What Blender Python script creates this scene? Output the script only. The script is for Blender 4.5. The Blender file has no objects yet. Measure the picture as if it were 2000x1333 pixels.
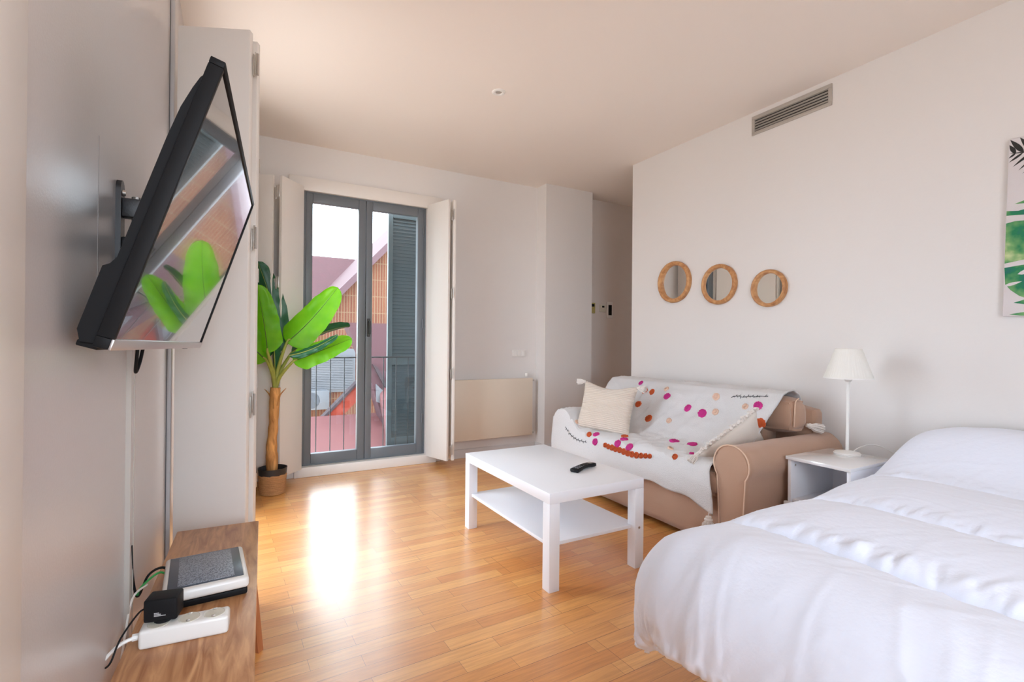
import bpy, bmesh, math, random
from mathutils import Vector, Matrix, noise
random.seed(7)
PI = math.pi
sc = bpy.context.scene
C = sc.collection
# ---------------------------------------------------------------- camera
CAM_H = 1.13
cam_d = bpy.data.cameras.new('camera')
cam_d.sensor_width = 36.0
cam_d.lens = 969.0 / 2000 * 36
cam_d.clip_start = 0.02
cam = bpy.data.objects.new('camera', cam_d)
C.objects.link(cam)
yaw, pitch, roll = math.radians(29.4), math.radians(.163), math.radians(.494)
fw = Vector((math.sin(yaw) * math.cos(pitch), math.cos(yaw) * math.cos(pitch), math.sin(pitch)))
rt = Vector((math.cos(yaw), -math.sin(yaw), 0))
up = rt.cross(fw)
r2 = rt * math.cos(roll) + up * math.sin(roll)
u2 = -rt * math.sin(roll) + up * math.cos(roll)
M = Matrix((r2, u2, -fw)).transposed().to_4x4()
M.translation = (0, 0, CAM_H)
cam.matrix_world = M
sc.camera = cam
# ---------------------------------------------------------------- world and light
world = bpy.data.worlds.new('world')
sc.world = world
world.use_nodes = True
wn = world.node_tree
bg = wn.nodes['Background']
tc = wn.nodes.new('ShaderNodeTexCoord')
sep = wn.nodes.new('ShaderNodeSeparateXYZ')
ramp = wn.nodes.new('ShaderNodeValToRGB')
wn.links.new(tc.outputs['Generated'], sep.inputs[0])
half = wn.nodes.new('ShaderNodeMath'); half.operation = 'MULTIPLY_ADD'; half.inputs[1].default_value = .5; half.inputs[2].default_value = .5
wn.links.new(sep.outputs['Z'], half.inputs[0]); wn.links.new(half.outputs[0], ramp.inputs[0])
ramp.color_ramp.elements[0].color = (.72, .82, .95, 1)
ramp.color_ramp.elements[0].position = 0.5
ramp.color_ramp.elements[1].color = (.80, .90, 1.02, 1)
ramp.color_ramp.elements[1].position = .75
g_ = ramp.color_ramp.elements.new(.47); g_.color = (.50, .48, .465, 1)     # street and facades below the horizon
wn.links.new(ramp.outputs[0], bg.inputs[0])
bg.inputs[1].default_value = 9.0
sc.view_settings.view_transform = 'Standard'
sc.view_settings.look = 'None'
sc.view_settings.exposure = 0.27
sc.view_settings.gamma = 1
sc.view_settings.use_curve_mapping = False
try:
    sc.cycles.max_bounces = 12
    sc.cycles.diffuse_bounces = 8
    sc.cycles.transparent_max_bounces = 16
    sc.cycles.sample_clamp_indirect = 4
    sc.cycles.use_denoising = True
except Exception:
    pass
# ---------------------------------------------------------------- materials
def srgb(r, g, b):
    f = lambda c: (c / 12.92 if c <= .04045 else ((c + .055) / 1.055) ** 2.4)
    return (f(r / 255), f(g / 255), f(b / 255), 1)
EXT = .29
def es(r, g, b):
    c = srgb(r, g, b); return (c[0] * EXT, c[1] * EXT, c[2] * EXT, 1)
def mat(name, col, rough=.5, metal=0., bump=0., bscale=50., var=0., vscale=4., coat=0., spec=.5, sheen=0., trans=0., stretch=None):
    m = bpy.data.materials.new(name); m.use_nodes = True
    nt = m.node_tree; b = nt.nodes['Principled BSDF']
    b.inputs['Base Color'].default_value = col
    b.inputs['Roughness'].default_value = rough
    b.inputs['Metallic'].default_value = metal
    b.inputs['Specular IOR Level'].default_value = spec
    b.inputs['Coat Weight'].default_value = coat
    b.inputs['Coat Roughness'].default_value = .08
    b.inputs['Sheen Weight'].default_value = sheen
    t = nt.nodes.new('ShaderNodeTexCoord'); mp = nt.nodes.new('ShaderNodeMapping')
    nt.links.new(t.outputs['Object'], mp.inputs[0])
    if stretch: mp.inputs['Scale'].default_value = stretch
    if var:
        n = nt.nodes.new('ShaderNodeTexNoise'); n.inputs['Scale'].default_value = vscale; n.inputs['Detail'].default_value = 4
        nt.links.new(mp.outputs[0], n.inputs['Vector'])
        mx = nt.nodes.new('ShaderNodeMix'); mx.data_type = 'RGBA'
        mx.inputs['A'].default_value = tuple(c * (1 - var) for c in col[:3]) + (1,)
        mx.inputs['B'].default_value = tuple(min(1, c * (1 + var)) for c in col[:3]) + (1,)
        nt.links.new(n.outputs['Fac'], mx.inputs['Factor'])
        nt.links.new(mx.outputs['Result'], b.inputs['Base Color'])
    if bump:
        n2 = nt.nodes.new('ShaderNodeTexNoise'); n2.inputs['Scale'].default_value = bscale; n2.inputs['Detail'].default_value = 3
        nt.links.new(mp.outputs[0], n2.inputs['Vector'])
        bp = nt.nodes.new('ShaderNodeBump'); bp.inputs['Strength'].default_value = bump; bp.inputs['Distance'].default_value = .01
        nt.links.new(n2.outputs['Fac'], bp.inputs['Height'])
        nt.links.new(bp.outputs[0], b.inputs['Normal'])
    return m
def N(m, t): return m.node_tree.nodes.new(t)
def L(m, a, b): m.node_tree.links.new(a, b)

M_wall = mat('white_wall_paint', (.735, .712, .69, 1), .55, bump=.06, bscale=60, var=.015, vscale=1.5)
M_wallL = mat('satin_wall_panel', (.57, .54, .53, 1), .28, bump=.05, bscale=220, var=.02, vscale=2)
M_ceil = mat('ceiling_paint', (.84, .78, .72, 1), .8)
M_hall = mat('hallway_paint', (.76, .71, .67, 1), .7)
M_base = mat('baseboard_paint', (.66, .64, .63, 1), .4)
M_shutter = mat('shutter_lacquer', (.78, .745, .70, 1), .33, var=.01)
M_cream = mat('cream_enamel', (.76, .67, .55, 1), .35)
M_white = mat('white_laminate', (.82, .84, .88, 1), .28, spec=.5)
M_whiteGloss = mat('white_gloss_glass', (.80, .81, .82, 1), .06, coat=.6)
M_grey = mat('grey_window_frame', srgb(106, 112, 118), .38)
M_greyD = mat('dark_seal', srgb(60, 64, 66), .6)
M_chrome = mat('satin_steel', (.55, .52, .48, 1), .35, metal=.9)
M_black = mat('black_plastic', (.012, .012, .013, 1), .5, spec=.12)
M_blackM = mat('matt_black_steel', (.02, .02, .022, 1), .4, bump=.05, bscale=300)
M_screen = mat('tv_glass', (.012, .012, .014, 1), .015, coat=1.0, spec=.9)
M_silver = mat('silver_trim', (.55, .53, .53, 1), .3, metal=.8)
M_plW = mat('white_plastic', (.80, .79, .76, 1), .3)
M_plI = mat('ivory_plastic', (.72, .70, .60, 1), .4)
M_dark = mat('dark_cavity', (.03, .027, .024, 1), .8)
M_vent = mat('grey_aluminium', srgb(178, 172, 164), .45, metal=.2)
M_cloth = mat('white_bedding', (.79, .845, .97, 1), .75, bump=.12, bscale=60, sheen=.2)
M_sofa = mat('tan_cotton', srgb(180, 144, 120), .85, bump=.35, bscale=500, var=.05, vscale=7, sheen=.3)
M_pipe = mat('tan_piping', srgb(214, 184, 160), .8)
M_throw = mat('white_cotton_throw', (.80, .79, .79, 1), .9, bump=.9, bscale=260, sheen=.3)
M_tassel = mat('ecru_yarn', (.78, .73, .68, 1), .9, bump=.6, bscale=200)
M_pink = mat('pink_tuft', srgb(236, 62, 160), .9, bump=1, bscale=300)
M_orange = mat('orange_tuft', srgb(232, 104, 52), .9, bump=1, bscale=300)
M_peach = mat('peach_stitch', srgb(240, 204, 180), .9, bump=.6, bscale=300)
M_stitch = mat('dark_stitch', srgb(70, 72, 74), .9)
M_shade = mat('cream_lamp_shade', (.80, .79, .74, 1), .8)
M_soil = mat('dark_soil', (.03, .02, .016, 1), .9, bump=.5)
M_green = mat('green_wire', (.03, .35, .08, 1), .4)
M_red = mat('orange_parapet', es(216, 74, 40), .8)

def pillow_mat():
    m = mat('ribbed_pillow', srgb(212, 198, 184), .9, sheen=.3)
    b = m.node_tree.nodes['Principled BSDF']
    t = N(m, 'ShaderNodeTexCoord'); w = N(m, 'ShaderNodeTexWave')
    w.wave_type = 'BANDS'; w.bands_direction = 'Z'
    w.inputs['Scale'].default_value = 24; w.inputs['Distortion'].default_value = 1.6; w.inputs['Detail Scale'].default_value = .5
    L(m, t.outputs['Object'], w.inputs['Vector'])
    bp = N(m, 'ShaderNodeBump'); bp.inputs['Strength'].default_value = .55; bp.inputs['Distance'].default_value = .008
    L(m, w.outputs['Fac'], bp.inputs['Height']); L(m, bp.outputs[0], b.inputs['Normal'])
    return m
M_pillow = pillow_mat()
M_pillowB = mat('cotton_pillow_back', srgb(222, 214, 204), .9, bump=.3, bscale=400)

def wood_floor():
    m = bpy.data.materials.new('oak_parquet'); m.use_nodes = True
    b = m.node_tree.nodes['Principled BSDF']
    t = N(m, 'ShaderNodeTexCoord'); mp = N(m, 'ShaderNodeMapping'); L(m, t.outputs['Object'], mp.inputs[0])
    mp.inputs['Rotation'].default_value = (0, 0, math.radians(-1.5))
    br = N(m, 'ShaderNodeTexBrick'); L(m, mp.outputs[0], br.inputs['Vector'])
    br.inputs['Color1'].default_value = srgb(236, 174, 100); br.inputs['Color2'].default_value = srgb(216, 142, 68)
    br.inputs['Mortar'].default_value = srgb(140, 92, 52)
    br.inputs['Scale'].default_value = 1; br.inputs['Mortar Size'].default_value = .0007; br.inputs['Mortar Smooth'].default_value = .3
    br.inputs['Brick Width'].default_value = .46; br.inputs['Row Height'].default_value = .0695; br.offset = .37; br.offset_frequency = 2
    br.inputs['Bias'].default_value = -.15
    # board seams every third strip
    br2 = N(m, 'ShaderNodeTexBrick'); L(m, mp.outputs[0], br2.inputs['Vector'])
    br2.inputs['Color1'].default_value = (1, 1, 1, 1); br2.inputs['Color2'].default_value = (.9, .88, .86, 1); br2.inputs['Mortar'].default_value = (.42, .33, .25, 1)
    br2.inputs['Scale'].default_value = 1; br2.inputs['Mortar Size'].default_value = .0011; br2.inputs['Mortar Smooth'].default_value = .2
    br2.inputs['Brick Width'].default_value = 2.2; br2.inputs['Row Height'].default_value = .2085; br2.offset = .43
    mp2 = N(m, 'ShaderNodeMapping'); mp2.inputs['Scale'].default_value = (1.6, 26, 1); L(m, mp.outputs[0], mp2.inputs[0])
    n = N(m, 'ShaderNodeTexNoise'); n.inputs['Scale'].default_value = 3; n.inputs['Detail'].default_value = 6; n.inputs['Roughness'].default_value = .6
    n.inputs['Distortion'].default_value = .6
    L(m, mp2.outputs[0], n.inputs['Vector'])
    r = N(m, 'ShaderNodeValToRGB'); L(m, n.outputs['Fac'], r.inputs[0])
    r.color_ramp.elements[0].position = .3; r.color_ramp.elements[0].color = (.80, .76, .70, 1)
    r.color_ramp.elements[1].position = .7; r.color_ramp.elements[1].color = (1.08, 1.08, 1.08, 1)
    m1 = N(m, 'ShaderNodeMix'); m1.data_type = 'RGBA'; m1.blend_type = 'MULTIPLY'; m1.inputs['Factor'].default_value = 1
    L(m, br.outputs['Color'], m1.inputs['A']); L(m, r.outputs[0], m1.inputs['B'])
    m2 = N(m, 'ShaderNodeMix'); m2.data_type = 'RGBA'; m2.blend_type = 'MULTIPLY'; m2.inputs['Factor'].default_value = 1
    L(m, m1.outputs['Result'], m2.inputs['A']); L(m, br2.outputs['Color'], m2.inputs['B'])
    L(m, m2.outputs['Result'], b.inputs['Base Color'])
    b.inputs['Roughness'].default_value = .42
    b.inputs['Specular IOR Level'].default_value = .65
    b.inputs['Coat Weight'].default_value = 1.0; b.inputs['Coat Roughness'].default_value = .25
    bp = N(m, 'ShaderNodeBump'); bp.inputs['Strength'].default_value = .08; bp.inputs['Distance'].default_value = .004
    L(m, n.outputs['Fac'], bp.inputs['Height']); L(m, bp.outputs[0], b.inputs['Normal'])
    return m
M_floor = wood_floor()

def wood(name, c1, c2, scale=(1, 14, 1), rough=.5, knots=True):
    m = bpy.data.materials.new(name); m.use_nodes = True
    b = m.node_tree.nodes['Principled BSDF']
    t = N(m, 'ShaderNodeTexCoord'); mp = N(m, 'ShaderNodeMapping'); L(m, t.outputs['Object'], mp.inputs[0])
    mp.inputs['Scale'].default_value = scale
    n = N(m, 'ShaderNodeTexNoise'); n.inputs['Scale'].default_value = 2.2; n.inputs['Detail'].default_value = 7; n.inputs['Distortion'].default_value = 1.2
    L(m, mp.outputs[0], n.inputs['Vector'])
    r = N(m, 'ShaderNodeValToRGB'); L(m, n.outputs['Fac'], r.inputs[0])
    r.color_ramp.elements[0].position = .32; r.color_ramp.elements[0].color = c1
    r.color_ramp.elements[1].position = .66; r.color_ramp.elements[1].color = c2
    L(m, r.outputs[0], b.inputs['Base Color']); b.inputs['Roughness'].default_value = rough
    bp = N(m, 'ShaderNodeBump'); bp.inputs['Strength'].default_value = .15; bp.inputs['Distance'].default_value = .003
    L(m, n.outputs['Fac'], bp.inputs['Height']); L(m, bp.outputs[0], b.inputs['Normal'])
    return m
M_bench = wood('reclaimed_oak', srgb(156, 102, 62), srgb(210, 160, 114), (16, 2.2, 4), .36)
M_leg = wood('stained_beech', srgb(150, 88, 50), srgb(186, 118, 74), (6, 6, 1), .5)
M_mirrorwood = wood('mirror_wood', srgb(168, 112, 66), srgb(206, 156, 104), (9, 9, 9), .5)
M_trunk = wood('banana_trunk', srgb(150, 100, 52), srgb(226, 168, 100), (14, 14, 2.2), .8)
M_basket = mat('seagrass_basket', srgb(196, 146, 96), .8, bump=.8, bscale=160, var=.25, vscale=30, stretch=(1, 1, 3))

def glass_mat():
    m = bpy.data.materials.new('window_glass'); m.use_nodes = True
    nt = m.node_tree; nt.nodes.remove(nt.nodes['Principled BSDF'])
    out = nt.nodes['Material Output']
    tr = N(m, 'ShaderNodeBsdfTransparent'); tr.inputs[0].default_value = (.96, .98, .97, 1)
    gl = N(m, 'ShaderNodeBsdfGlossy'); gl.inputs['Roughness'].default_value = .02
    fr = N(m, 'ShaderNodeFresnel'); fr.inputs[0].default_value = 1.5
    mx = N(m, 'ShaderNodeMixShader')
    L(m, fr.outputs[0], mx.inputs[0]); L(m, tr.outputs[0], mx.inputs[1]); L(m, gl.outputs[0], mx.inputs[2]); L(m, mx.outputs[0], out.inputs[0])
    return m
M_glass = glass_mat()
M_mirror = mat('mirror_glass', (.88, .89, .88, 1), .01, metal=1)

def leaf_mat(name, c1, c2, tr=.45):
    m = bpy.data.materials.new(name); m.use_nodes = True
    nt = m.node_tree; b = nt.nodes['Principled BSDF']; out = nt.nodes['Material Output']
    t = N(m, 'ShaderNodeTexCoord')
    w = N(m, 'ShaderNodeTexNoise'); w.inputs['Scale'].default_value = 9
    L(m, t.outputs['Object'], w.inputs[0])
    mx = N(m, 'ShaderNodeMix'); mx.data_type = 'RGBA'; mx.inputs['A'].default_value = c1; mx.inputs['B'].default_value = c2
    L(m, w.outputs['Fac'], mx.inputs['Factor']); L(m, mx.outputs['Result'], b.inputs['Base Color'])
    b.inputs['Roughness'].default_value = .35
    ts = N(m, 'ShaderNodeBsdfTranslucent'); L(m, mx.outputs['Result'], ts.inputs[0])
    ms = N(m, 'ShaderNodeMixShader'); ms.inputs[0].default_value = tr
    L(m, b.outputs[0], ms.inputs[1]); L(m, ts.outputs[0], ms.inputs[2]); L(m, ms.outputs[0], out.inputs[0])
    return m
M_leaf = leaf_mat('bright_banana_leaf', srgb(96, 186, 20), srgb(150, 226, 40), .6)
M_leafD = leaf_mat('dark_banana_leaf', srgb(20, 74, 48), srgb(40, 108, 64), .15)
M_vein = mat('leaf_vein', srgb(70, 96, 30), .6)
M_stem = mat('leaf_stem', srgb(146, 152, 66), .5, var=.3, vscale=20)

def brick_mat(name, ca, cb, cm, bw, rh, ms, rot=0, off=.5):
    m = bpy.data.materials.new(name); m.use_nodes = True
    b = m.node_tree.nodes['Principled BSDF']
    t = N(m, 'ShaderNodeTexCoord'); mp = N(m, 'ShaderNodeMapping'); L(m, t.outputs['Object'], mp.inputs[0])
    mp.inputs['Rotation'].default_value = (math.radians(-90), 0, 0) if rot == 0 else rot
    br = N(m, 'ShaderNodeTexBrick'); L(m, mp.outputs[0], br.inputs['Vector'])
    br.inputs['Color1'].default_value = ca; br.inputs['Color2'].default_value = cb; br.inputs['Mortar'].default_value = cm
    br.inputs['Scale'].default_value = 1; br.inputs['Brick Width'].default_value = bw; br.inputs['Row Height'].default_value = rh
    br.inputs['Mortar Size'].default_value = ms; br.offset = off
    L(m, br.outputs['Color'], b.inputs['Base Color']); b.inputs['Roughness'].default_value = .9
    return m
M_brick = brick_mat('facade_brick', es(172, 100, 66), es(150, 80, 54), es(190, 160, 124), .064, .40, .008, off=0)
M_roof = mat('mauve_roof_tile', es(124, 70, 78), .8, var=.22, vscale=6, bump=.4, bscale=14)
M_roofL = mat('rose_roof_tile', es(152, 84, 86), .8, var=.15, vscale=4, bump=.3, bscale=10)
M_roofT = mat('pale_roof_trim', es(136, 98, 108), .8)
M_roofV = mat('roof_valley', es(88, 68, 76), .8)
M_ext = mat('white_exterior', es(156, 160, 168), .6)
M_louvre = mat('green_grey_louvre', es(128, 150, 158), .5)
M_louvreL = mat('louvre_stile', es(150, 174, 182), .5)

# ---------------------------------------------------------------- helpers
WM = {}
def link(o, parent=None):
    C.objects.link(o)
    if parent is not None: o.parent = parent
def props(o, label=None, cat=None, group=None, kind=None):
    if label: o['label'] = label
    if cat: o['category'] = cat
    if group: o['group'] = group
    if kind: o['kind'] = kind
    return o
def thing(name, loc=(0, 0, 0), label=None, cat=None, group=None, kind=None, M=None):
    o = bpy.data.objects.new(name, None); o.empty_display_size = .1
    C.objects.link(o)
    mt = M.copy() if M is not None else Matrix.Translation(loc)
    o.matrix_world = mt
    WM[o.name] = mt
    return props(o, label, cat, group, kind)
def obj(name, bm, m, parent=None, local=False, smooth=35, label=None):
    if parent is not None and not local:
        bmesh.ops.transform(bm, matrix=WM[parent.name].inverted(), verts=bm.verts)
    bmesh.ops.recalc_face_normals(bm, faces=bm.faces)
    if smooth:
        a = math.radians(smooth)
        for f in bm.faces: f.smooth = True
        for e in bm.edges:
            if len(e.link_faces) == 2 and e.calc_face_angle(0) > a: e.smooth = False
    me = bpy.data.meshes.new(name); bm.to_mesh(me); bm.free()
    for x in (m if isinstance(m, (list, tuple)) else [m]): me.materials.append(x)
    o = bpy.data.objects.new(name, me); link(o, parent)
    WM[o.name] = WM[parent.name] if parent is not None else Matrix.Identity(4)
    if label: o['label'] = label
    return o
def struct(name, bm, m, **k):
    o = obj(name, bm, m, **k); o['kind'] = 'structure'; return o
def bx(x0, x1, y0, y1, z0, z1, bev=0, seg=2, bm=None, M=None, mi=0):
    bm = bm or bmesh.new()
    vs = bmesh.ops.create_cube(bm, size=1)['verts']
    for v in vs:
        v.co = Vector(((x0 + x1) / 2 + v.co.x * (x1 - x0), (y0 + y1) / 2 + v.co.y * (y1 - y0), (z0 + z1) / 2 + v.co.z * (z1 - z0)))
    fs = set(f for v in vs for f in v.link_faces)
    for f in fs: f.material_index = mi
    if bev:
        es = list(set(e for v in vs for e in v.link_edges))
        r = bmesh.ops.bevel(bm, geom=es, offset=bev, segments=seg, profile=.5, affect='EDGES')
        vs = list(set(v for f in r['faces'] for v in f.verts) | set(v for v in vs if v.is_valid))
    if M is not None: bmesh.ops.transform(bm, matrix=M, verts=vs)
    return bm
def frames(pts):
    pts = [Vector(p) for p in pts]; n = len(pts); T = []
    for i in range(n):
        T.append((pts[min(i + 1, n - 1)] - pts[max(i - 1, 0)]).normalized())
    a = Vector((0, 0, 1)) if abs(T[0].z) < .9 else Vector((1, 0, 0))
    u = T[0].cross(a).normalized(); out = []
    for i in range(n):
        u = (u - T[i] * u.dot(T[i])).normalized()
        out.append((pts[i], u, T[i].cross(u)))
    return out
def smooth_pts(pts, n=6):
    pts = [Vector(p) for p in pts]; out = []
    P = [pts[0]] + pts + [pts[-1]]
    for i in range(1, len(P) - 2):
        for k in range(n):
            t = k / n; a, b, c, d = P[i - 1:i + 3]
            out.append(.5 * ((2 * b) + (c - a) * t + (2 * a - 5 * b + 4 * c - d) * t * t + (3 * b - a - 3 * c + d) * t ** 3))
    out.append(pts[-1]); return out
def tube(pts, r, seg=8, bm=None, sm=0, sq=None):
    bm = bm or bmesh.new()
    if sm: pts = smooth_pts(pts, sm)
    n = len(pts); rings = []
    for i, (p, u, v) in enumerate(frames(pts)):
        rr = r(i / (n - 1)) if callable(r) else r
        rings.append([bm.verts.new(p + u * math.cos(2 * PI * k / seg) * rr + v * math.sin(2 * PI * k / seg) * rr * (sq or 1)) for k in range(seg)])
    for a, b in zip(rings, rings[1:]):
        for k in range(seg): bm.faces.new((a[k], a[(k + 1) % seg], b[(k + 1) % seg], b[k]))
    bm.faces.new(rings[0]); bm.faces.new(rings[-1]); return bm
def lathe(prof, cx=0, cy=0, seg=32, bm=None, M=None, rip=None):
    bm = bm or bmesh.new(); rings = []; allv = []
    for r, z in prof:
        if r < 1e-6: rings.append([bm.verts.new((cx, cy, z))])
        else: rings.append([bm.verts.new((cx + r * (rip(k, z) if rip else 1) * math.cos(2 * PI * k / seg), cy + r * (rip(k, z) if rip else 1) * math.sin(2 * PI * k / seg), z)) for k in range(seg)])
        allv += rings[-1]
    for a, b in zip(rings, rings[1:]):
        for k in range(seg):
            q = [a[k % len(a)], a[(k + 1) % len(a)], b[(k + 1) % len(b)], b[k % len(b)]]
            q2 = []
            for v in q:
                if v not in q2: q2.append(v)
            if len(q2) > 2: bm.faces.new(q2)
    if M is not None: bmesh.ops.transform(bm, matrix=M, verts=allv)
    return bm
def prism(poly, d0, d1, axis='Y', bm=None, bev=0, mi=0):
    """extrude a 2-D outline; axis Y: outline in XZ, axis X: outline in YZ, axis Z: outline in XY"""
    bm = bm or bmesh.new()
    f = {'Y': lambda a, b, d: (a, d, b), 'X': lambda a, b, d: (d, a, b), 'Z': lambda a, b, d: (a, b, d)}[axis]
    A = [bm.verts.new(f(a, b, d0)) for a, b in poly]; B = [bm.verts.new(f(a, b, d1)) for a, b in poly]
    fs = [bm.faces.new(A), bm.faces.new(B[::-1])]; n = len(poly)
    for i in range(n): fs.append(bm.faces.new((A[i], B[i], B[(i + 1) % n], A[(i + 1) % n])))
    for q in fs: q.material_index = mi
    if bev:
        es = list(fs[0].edges) + list(fs[1].edges)
        bmesh.ops.bevel(bm, geom=es, offset=bev, segments=3, profile=.5, affect='EDGES')
    return bm
def slab(p0, p1, th, z0, z1, bev=.002):
    """upright slab whose face runs from p0 to p1 in plan, thickness th to the left of that direction"""
    p0, p1 = Vector(p0), Vector(p1); d = (p1 - p0).normalized(); n = Vector((-d.y, d.x)) * th
    bm = prism([tuple(p0), tuple(p1), tuple(p1 + n), tuple(p0 + n)], z0, z1, 'Z')
    bmesh.ops.bevel(bm, geom=list(bm.edges), offset=bev, segments=2, profile=.5, affect='EDGES')
    return bm
def cushion(x0, x1, y0, y1, z0, z1, p=7, puff=.0, n=14, wr=.004, seed=0, bm=None):
    tgt = bm; bm = bmesh.new()
    bmesh.ops.create_cube(bm, size=2)
    bmesh.ops.subdivide_edges(bm, edges=bm.edges[:], cuts=n, use_grid_fill=True)
    vs = bm.verts[:]
    h = Vector(((x1 - x0) / 2, (y1 - y0) / 2, (z1 - z0) / 2)); c = Vector(((x0 + x1) / 2, (y0 + y1) / 2, (z0 + z1) / 2))
    hm = min(h)
    for v in vs:
        q = v.co.copy()
        # distance-aware rounding: work in metres from a core box
        w = Vector((q.x * h.x, q.y * h.y, q.z * h.z)); R = hm * .75
        core = Vector([max(-(h[i] - R), min(h[i] - R, w[i])) for i in range(3)])
        d = w - core
        if d.length > 1e-6:
            pn = (abs(d.x) ** p + abs(d.y) ** p + abs(d.z) ** p) ** (1 / p) if False else max(abs(d.x), abs(d.y), abs(d.z))
            w = core + d * (pn / d.length) if d.length > pn * 1.001 else w
        f = (1 - q.x ** 2 if abs(q.x) < .999 else 1) * (1 - q.y ** 2 if abs(q.y) < .999 else 1) * (1 - q.z ** 2 if abs(q.z) < .999 else 1)
        dirn = Vector((q.x if abs(q.x) > .999 else 0, q.y if abs(q.y) > .999 else 0, q.z if abs(q.z) > .999 else 0))
        if dirn.length: w += dirn.normalized() * puff * max(f, 0)
        nz = noise.noise(Vector((w.x * 7 + seed, w.y * 7, w.z * 7)))
        v.co = c + w + (dirn.normalized() if dirn.length else Vector()) * nz * wr
    if tgt is None: return bm
    mp_ = {v: tgt.verts.new(v.co) for v in bm.verts}
    for f in bm.faces: tgt.faces.new([mp_[v] for v in f.verts])
    bm.free()
    return tgt
def grid(nu, nv, fn, bm=None):
    bm = bm or bmesh.new()
    V = [[bm.verts.new(fn(i / nu, j / nv)) for j in range(nv + 1)] for i in range(nu + 1)]
    for i in range(nu):
        for j in range(nv): bm.faces.new((V[i][j], V[i + 1][j], V[i + 1][j + 1], V[i][j + 1]))
    return bm
def solid(o, th, off=0):
    md = o.modifiers.new('thick', 'SOLIDIFY'); md.thickness = th; md.offset = off
    return o

# ================================================================= SETTING
CZ, XL, XR, YB = 2.769, -.235, 3.192, 4.447
struct('floor', bx(-.6, 5.6, -1.6, 4.9, -.1, 0), M_floor)
struct('ceiling', bx(-.6, 5.6, -1.6, 4.9, CZ, CZ + .1), M_ceil)
WX0, WX1, WZ0, WZ1 = .506, 1.574, .085, 2.378     # back window opening
bm = bx(-.6, WX0, YB, YB + .3, 0, CZ); bx(WX1, 3.45, YB, YB + .3, 0, CZ, bm=bm)
bx(WX0, WX1, YB, YB + .3, WZ1, CZ, bm=bm); bx(WX0, WX1, YB, YB + .3, -.1, WZ0 - .002, bm=bm)
struct('wall_back', bm, M_wall)
struct('pillar', bx(2.80, 3.40, 4.275, YB + .02, 0, CZ), M_wall)
struct('wall_hall', bx(3.40, 5.6, 4.48, 4.8, 0, CZ), M_hall)
bm = bx(5.5, 5.6, 3.3, 4.8, 0, CZ); bx(3.34, 5.6, 3.29, 3.43, 0, CZ, bm=bm)
struct('wall_corridor', bm, M_hall)
struct('wall_right', bx(XR, XR + .15, -1.6, 3.43, 0, CZ), M_wall)
# left wall with its own window opening between the two folded shutters
LW0, LW1 = 2.62, 3.46
bm = bx(XL - .25, XL, -1.6, LW0, 0, CZ); bx(XL - .25, XL, LW1, YB + .3, 0, CZ, bm=bm)
bx(XL - .25, XL, LW0, LW1, 2.40, CZ, bm=bm); bx(XL - .25, XL, LW0, LW1, 0, .085, bm=bm)
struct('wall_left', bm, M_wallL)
bm = bx(-.6, -.2, -1.75, -1.6, 0, CZ); bx(1.2, 3.4, -1.75, -1.6, 0, CZ, bm=bm); bx(-.2, 1.2, -1.75, -1.6, 0, .5, bm=bm); bx(-.2, 1.2, -1.75, -1.6, 2.6, CZ, bm=bm)  # unseen wall behind the camera; opening added and sized to let in fill daylight
struct('wall_rear', bm, M_wall)
struct('baseboard_back', bx(1.80, 2.80, YB - .014, YB, 0, .085, .003), M_base)
struct('baseboard_pillar', bx(2.786, 3.40, 4.261, 4.275, 0, .085, .003), M_base)
bm = bx(2.786, 2.80, 4.275, YB, 0, .085, .003); struct('baseboard_return', bm, M_base)
struct('baseboard_left', bx(XL, XL + .014, 0.85, LW0 - .1, 0, .085, .003), M_base)
# wall seams and casings on the left wall
struct('trim_1', bx(XL, XL + .02, .55, .80, 0, CZ, .003), M_shutter)
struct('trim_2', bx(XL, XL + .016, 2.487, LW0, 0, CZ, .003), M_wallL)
struct('trim_3', bx(XL - .002, XL + .0015, 2.474, 2.482, 0, CZ), M_greyD)
struct('trim_4', bx(XL, XL + .0005, 1.262, 1.266, 1.22, 1.535), mat('dull_joint', (.44, .41, .40, 1), .95, spec=.1))
bm = bx(WX0 - .115, WX1 + .145, YB - .028, YB, WZ1 + .0, 2.49, .004)
bx(WX0 - .115, WX0 - .012, YB - .028, YB, 0, WZ1, .004, bm=bm); bx(WX1 + .012, WX1 + .145, YB - .028, YB, 0, WZ1, .004, bm=bm)
struct('trim_5', bm, M_shutter)
struct('trim_6', bx(WX0 - .06, WX1 + .10, YB - .05, YB + .02, 0, .082, .006), M_shutter)

# ---- balcony door in the back wall
def win_leaf(root, x0, x1, st, nm):
    f = thing  # noqa
    y0, y1 = YB + .004, YB + .062
    z0, z1 = WZ0 + .008, WZ1 - .008
    bm = bmesh.new()
    bx(x0, x0 + st[0], y0, y1, z0, z1, .004, bm=bm); bx(x1 - st[1], x1, y0, y1, z0, z1, .004, bm=bm)
    bx(x0 + st[0], x1 - st[1], y0, y1, z1 - .075, z1, .004, bm=bm); bx(x0 + st[0], x1 - st[1], y0, y1, z0, z0 + .085, .004, bm=bm)
    s = obj('sash', bm, M_grey, root)
    obj('glass_pane', bx(x0 + st[0] - .005, x1 - st[1] + .005, YB + .03, YB + .034, z0 + .08, z1 - .07), M_glass, s)
    return s
w = thing('window_1', (1.04, YB, WZ0), kind='structure')
bm = bx(WX0 + .001, WX0 + .018, YB + .0, YB + .075, WZ0, WZ1 - .001, .002); bx(WX1 - .018, WX1 - .001, YB, YB + .075, WZ0, WZ1 - .001, .002, bm=bm)
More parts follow.
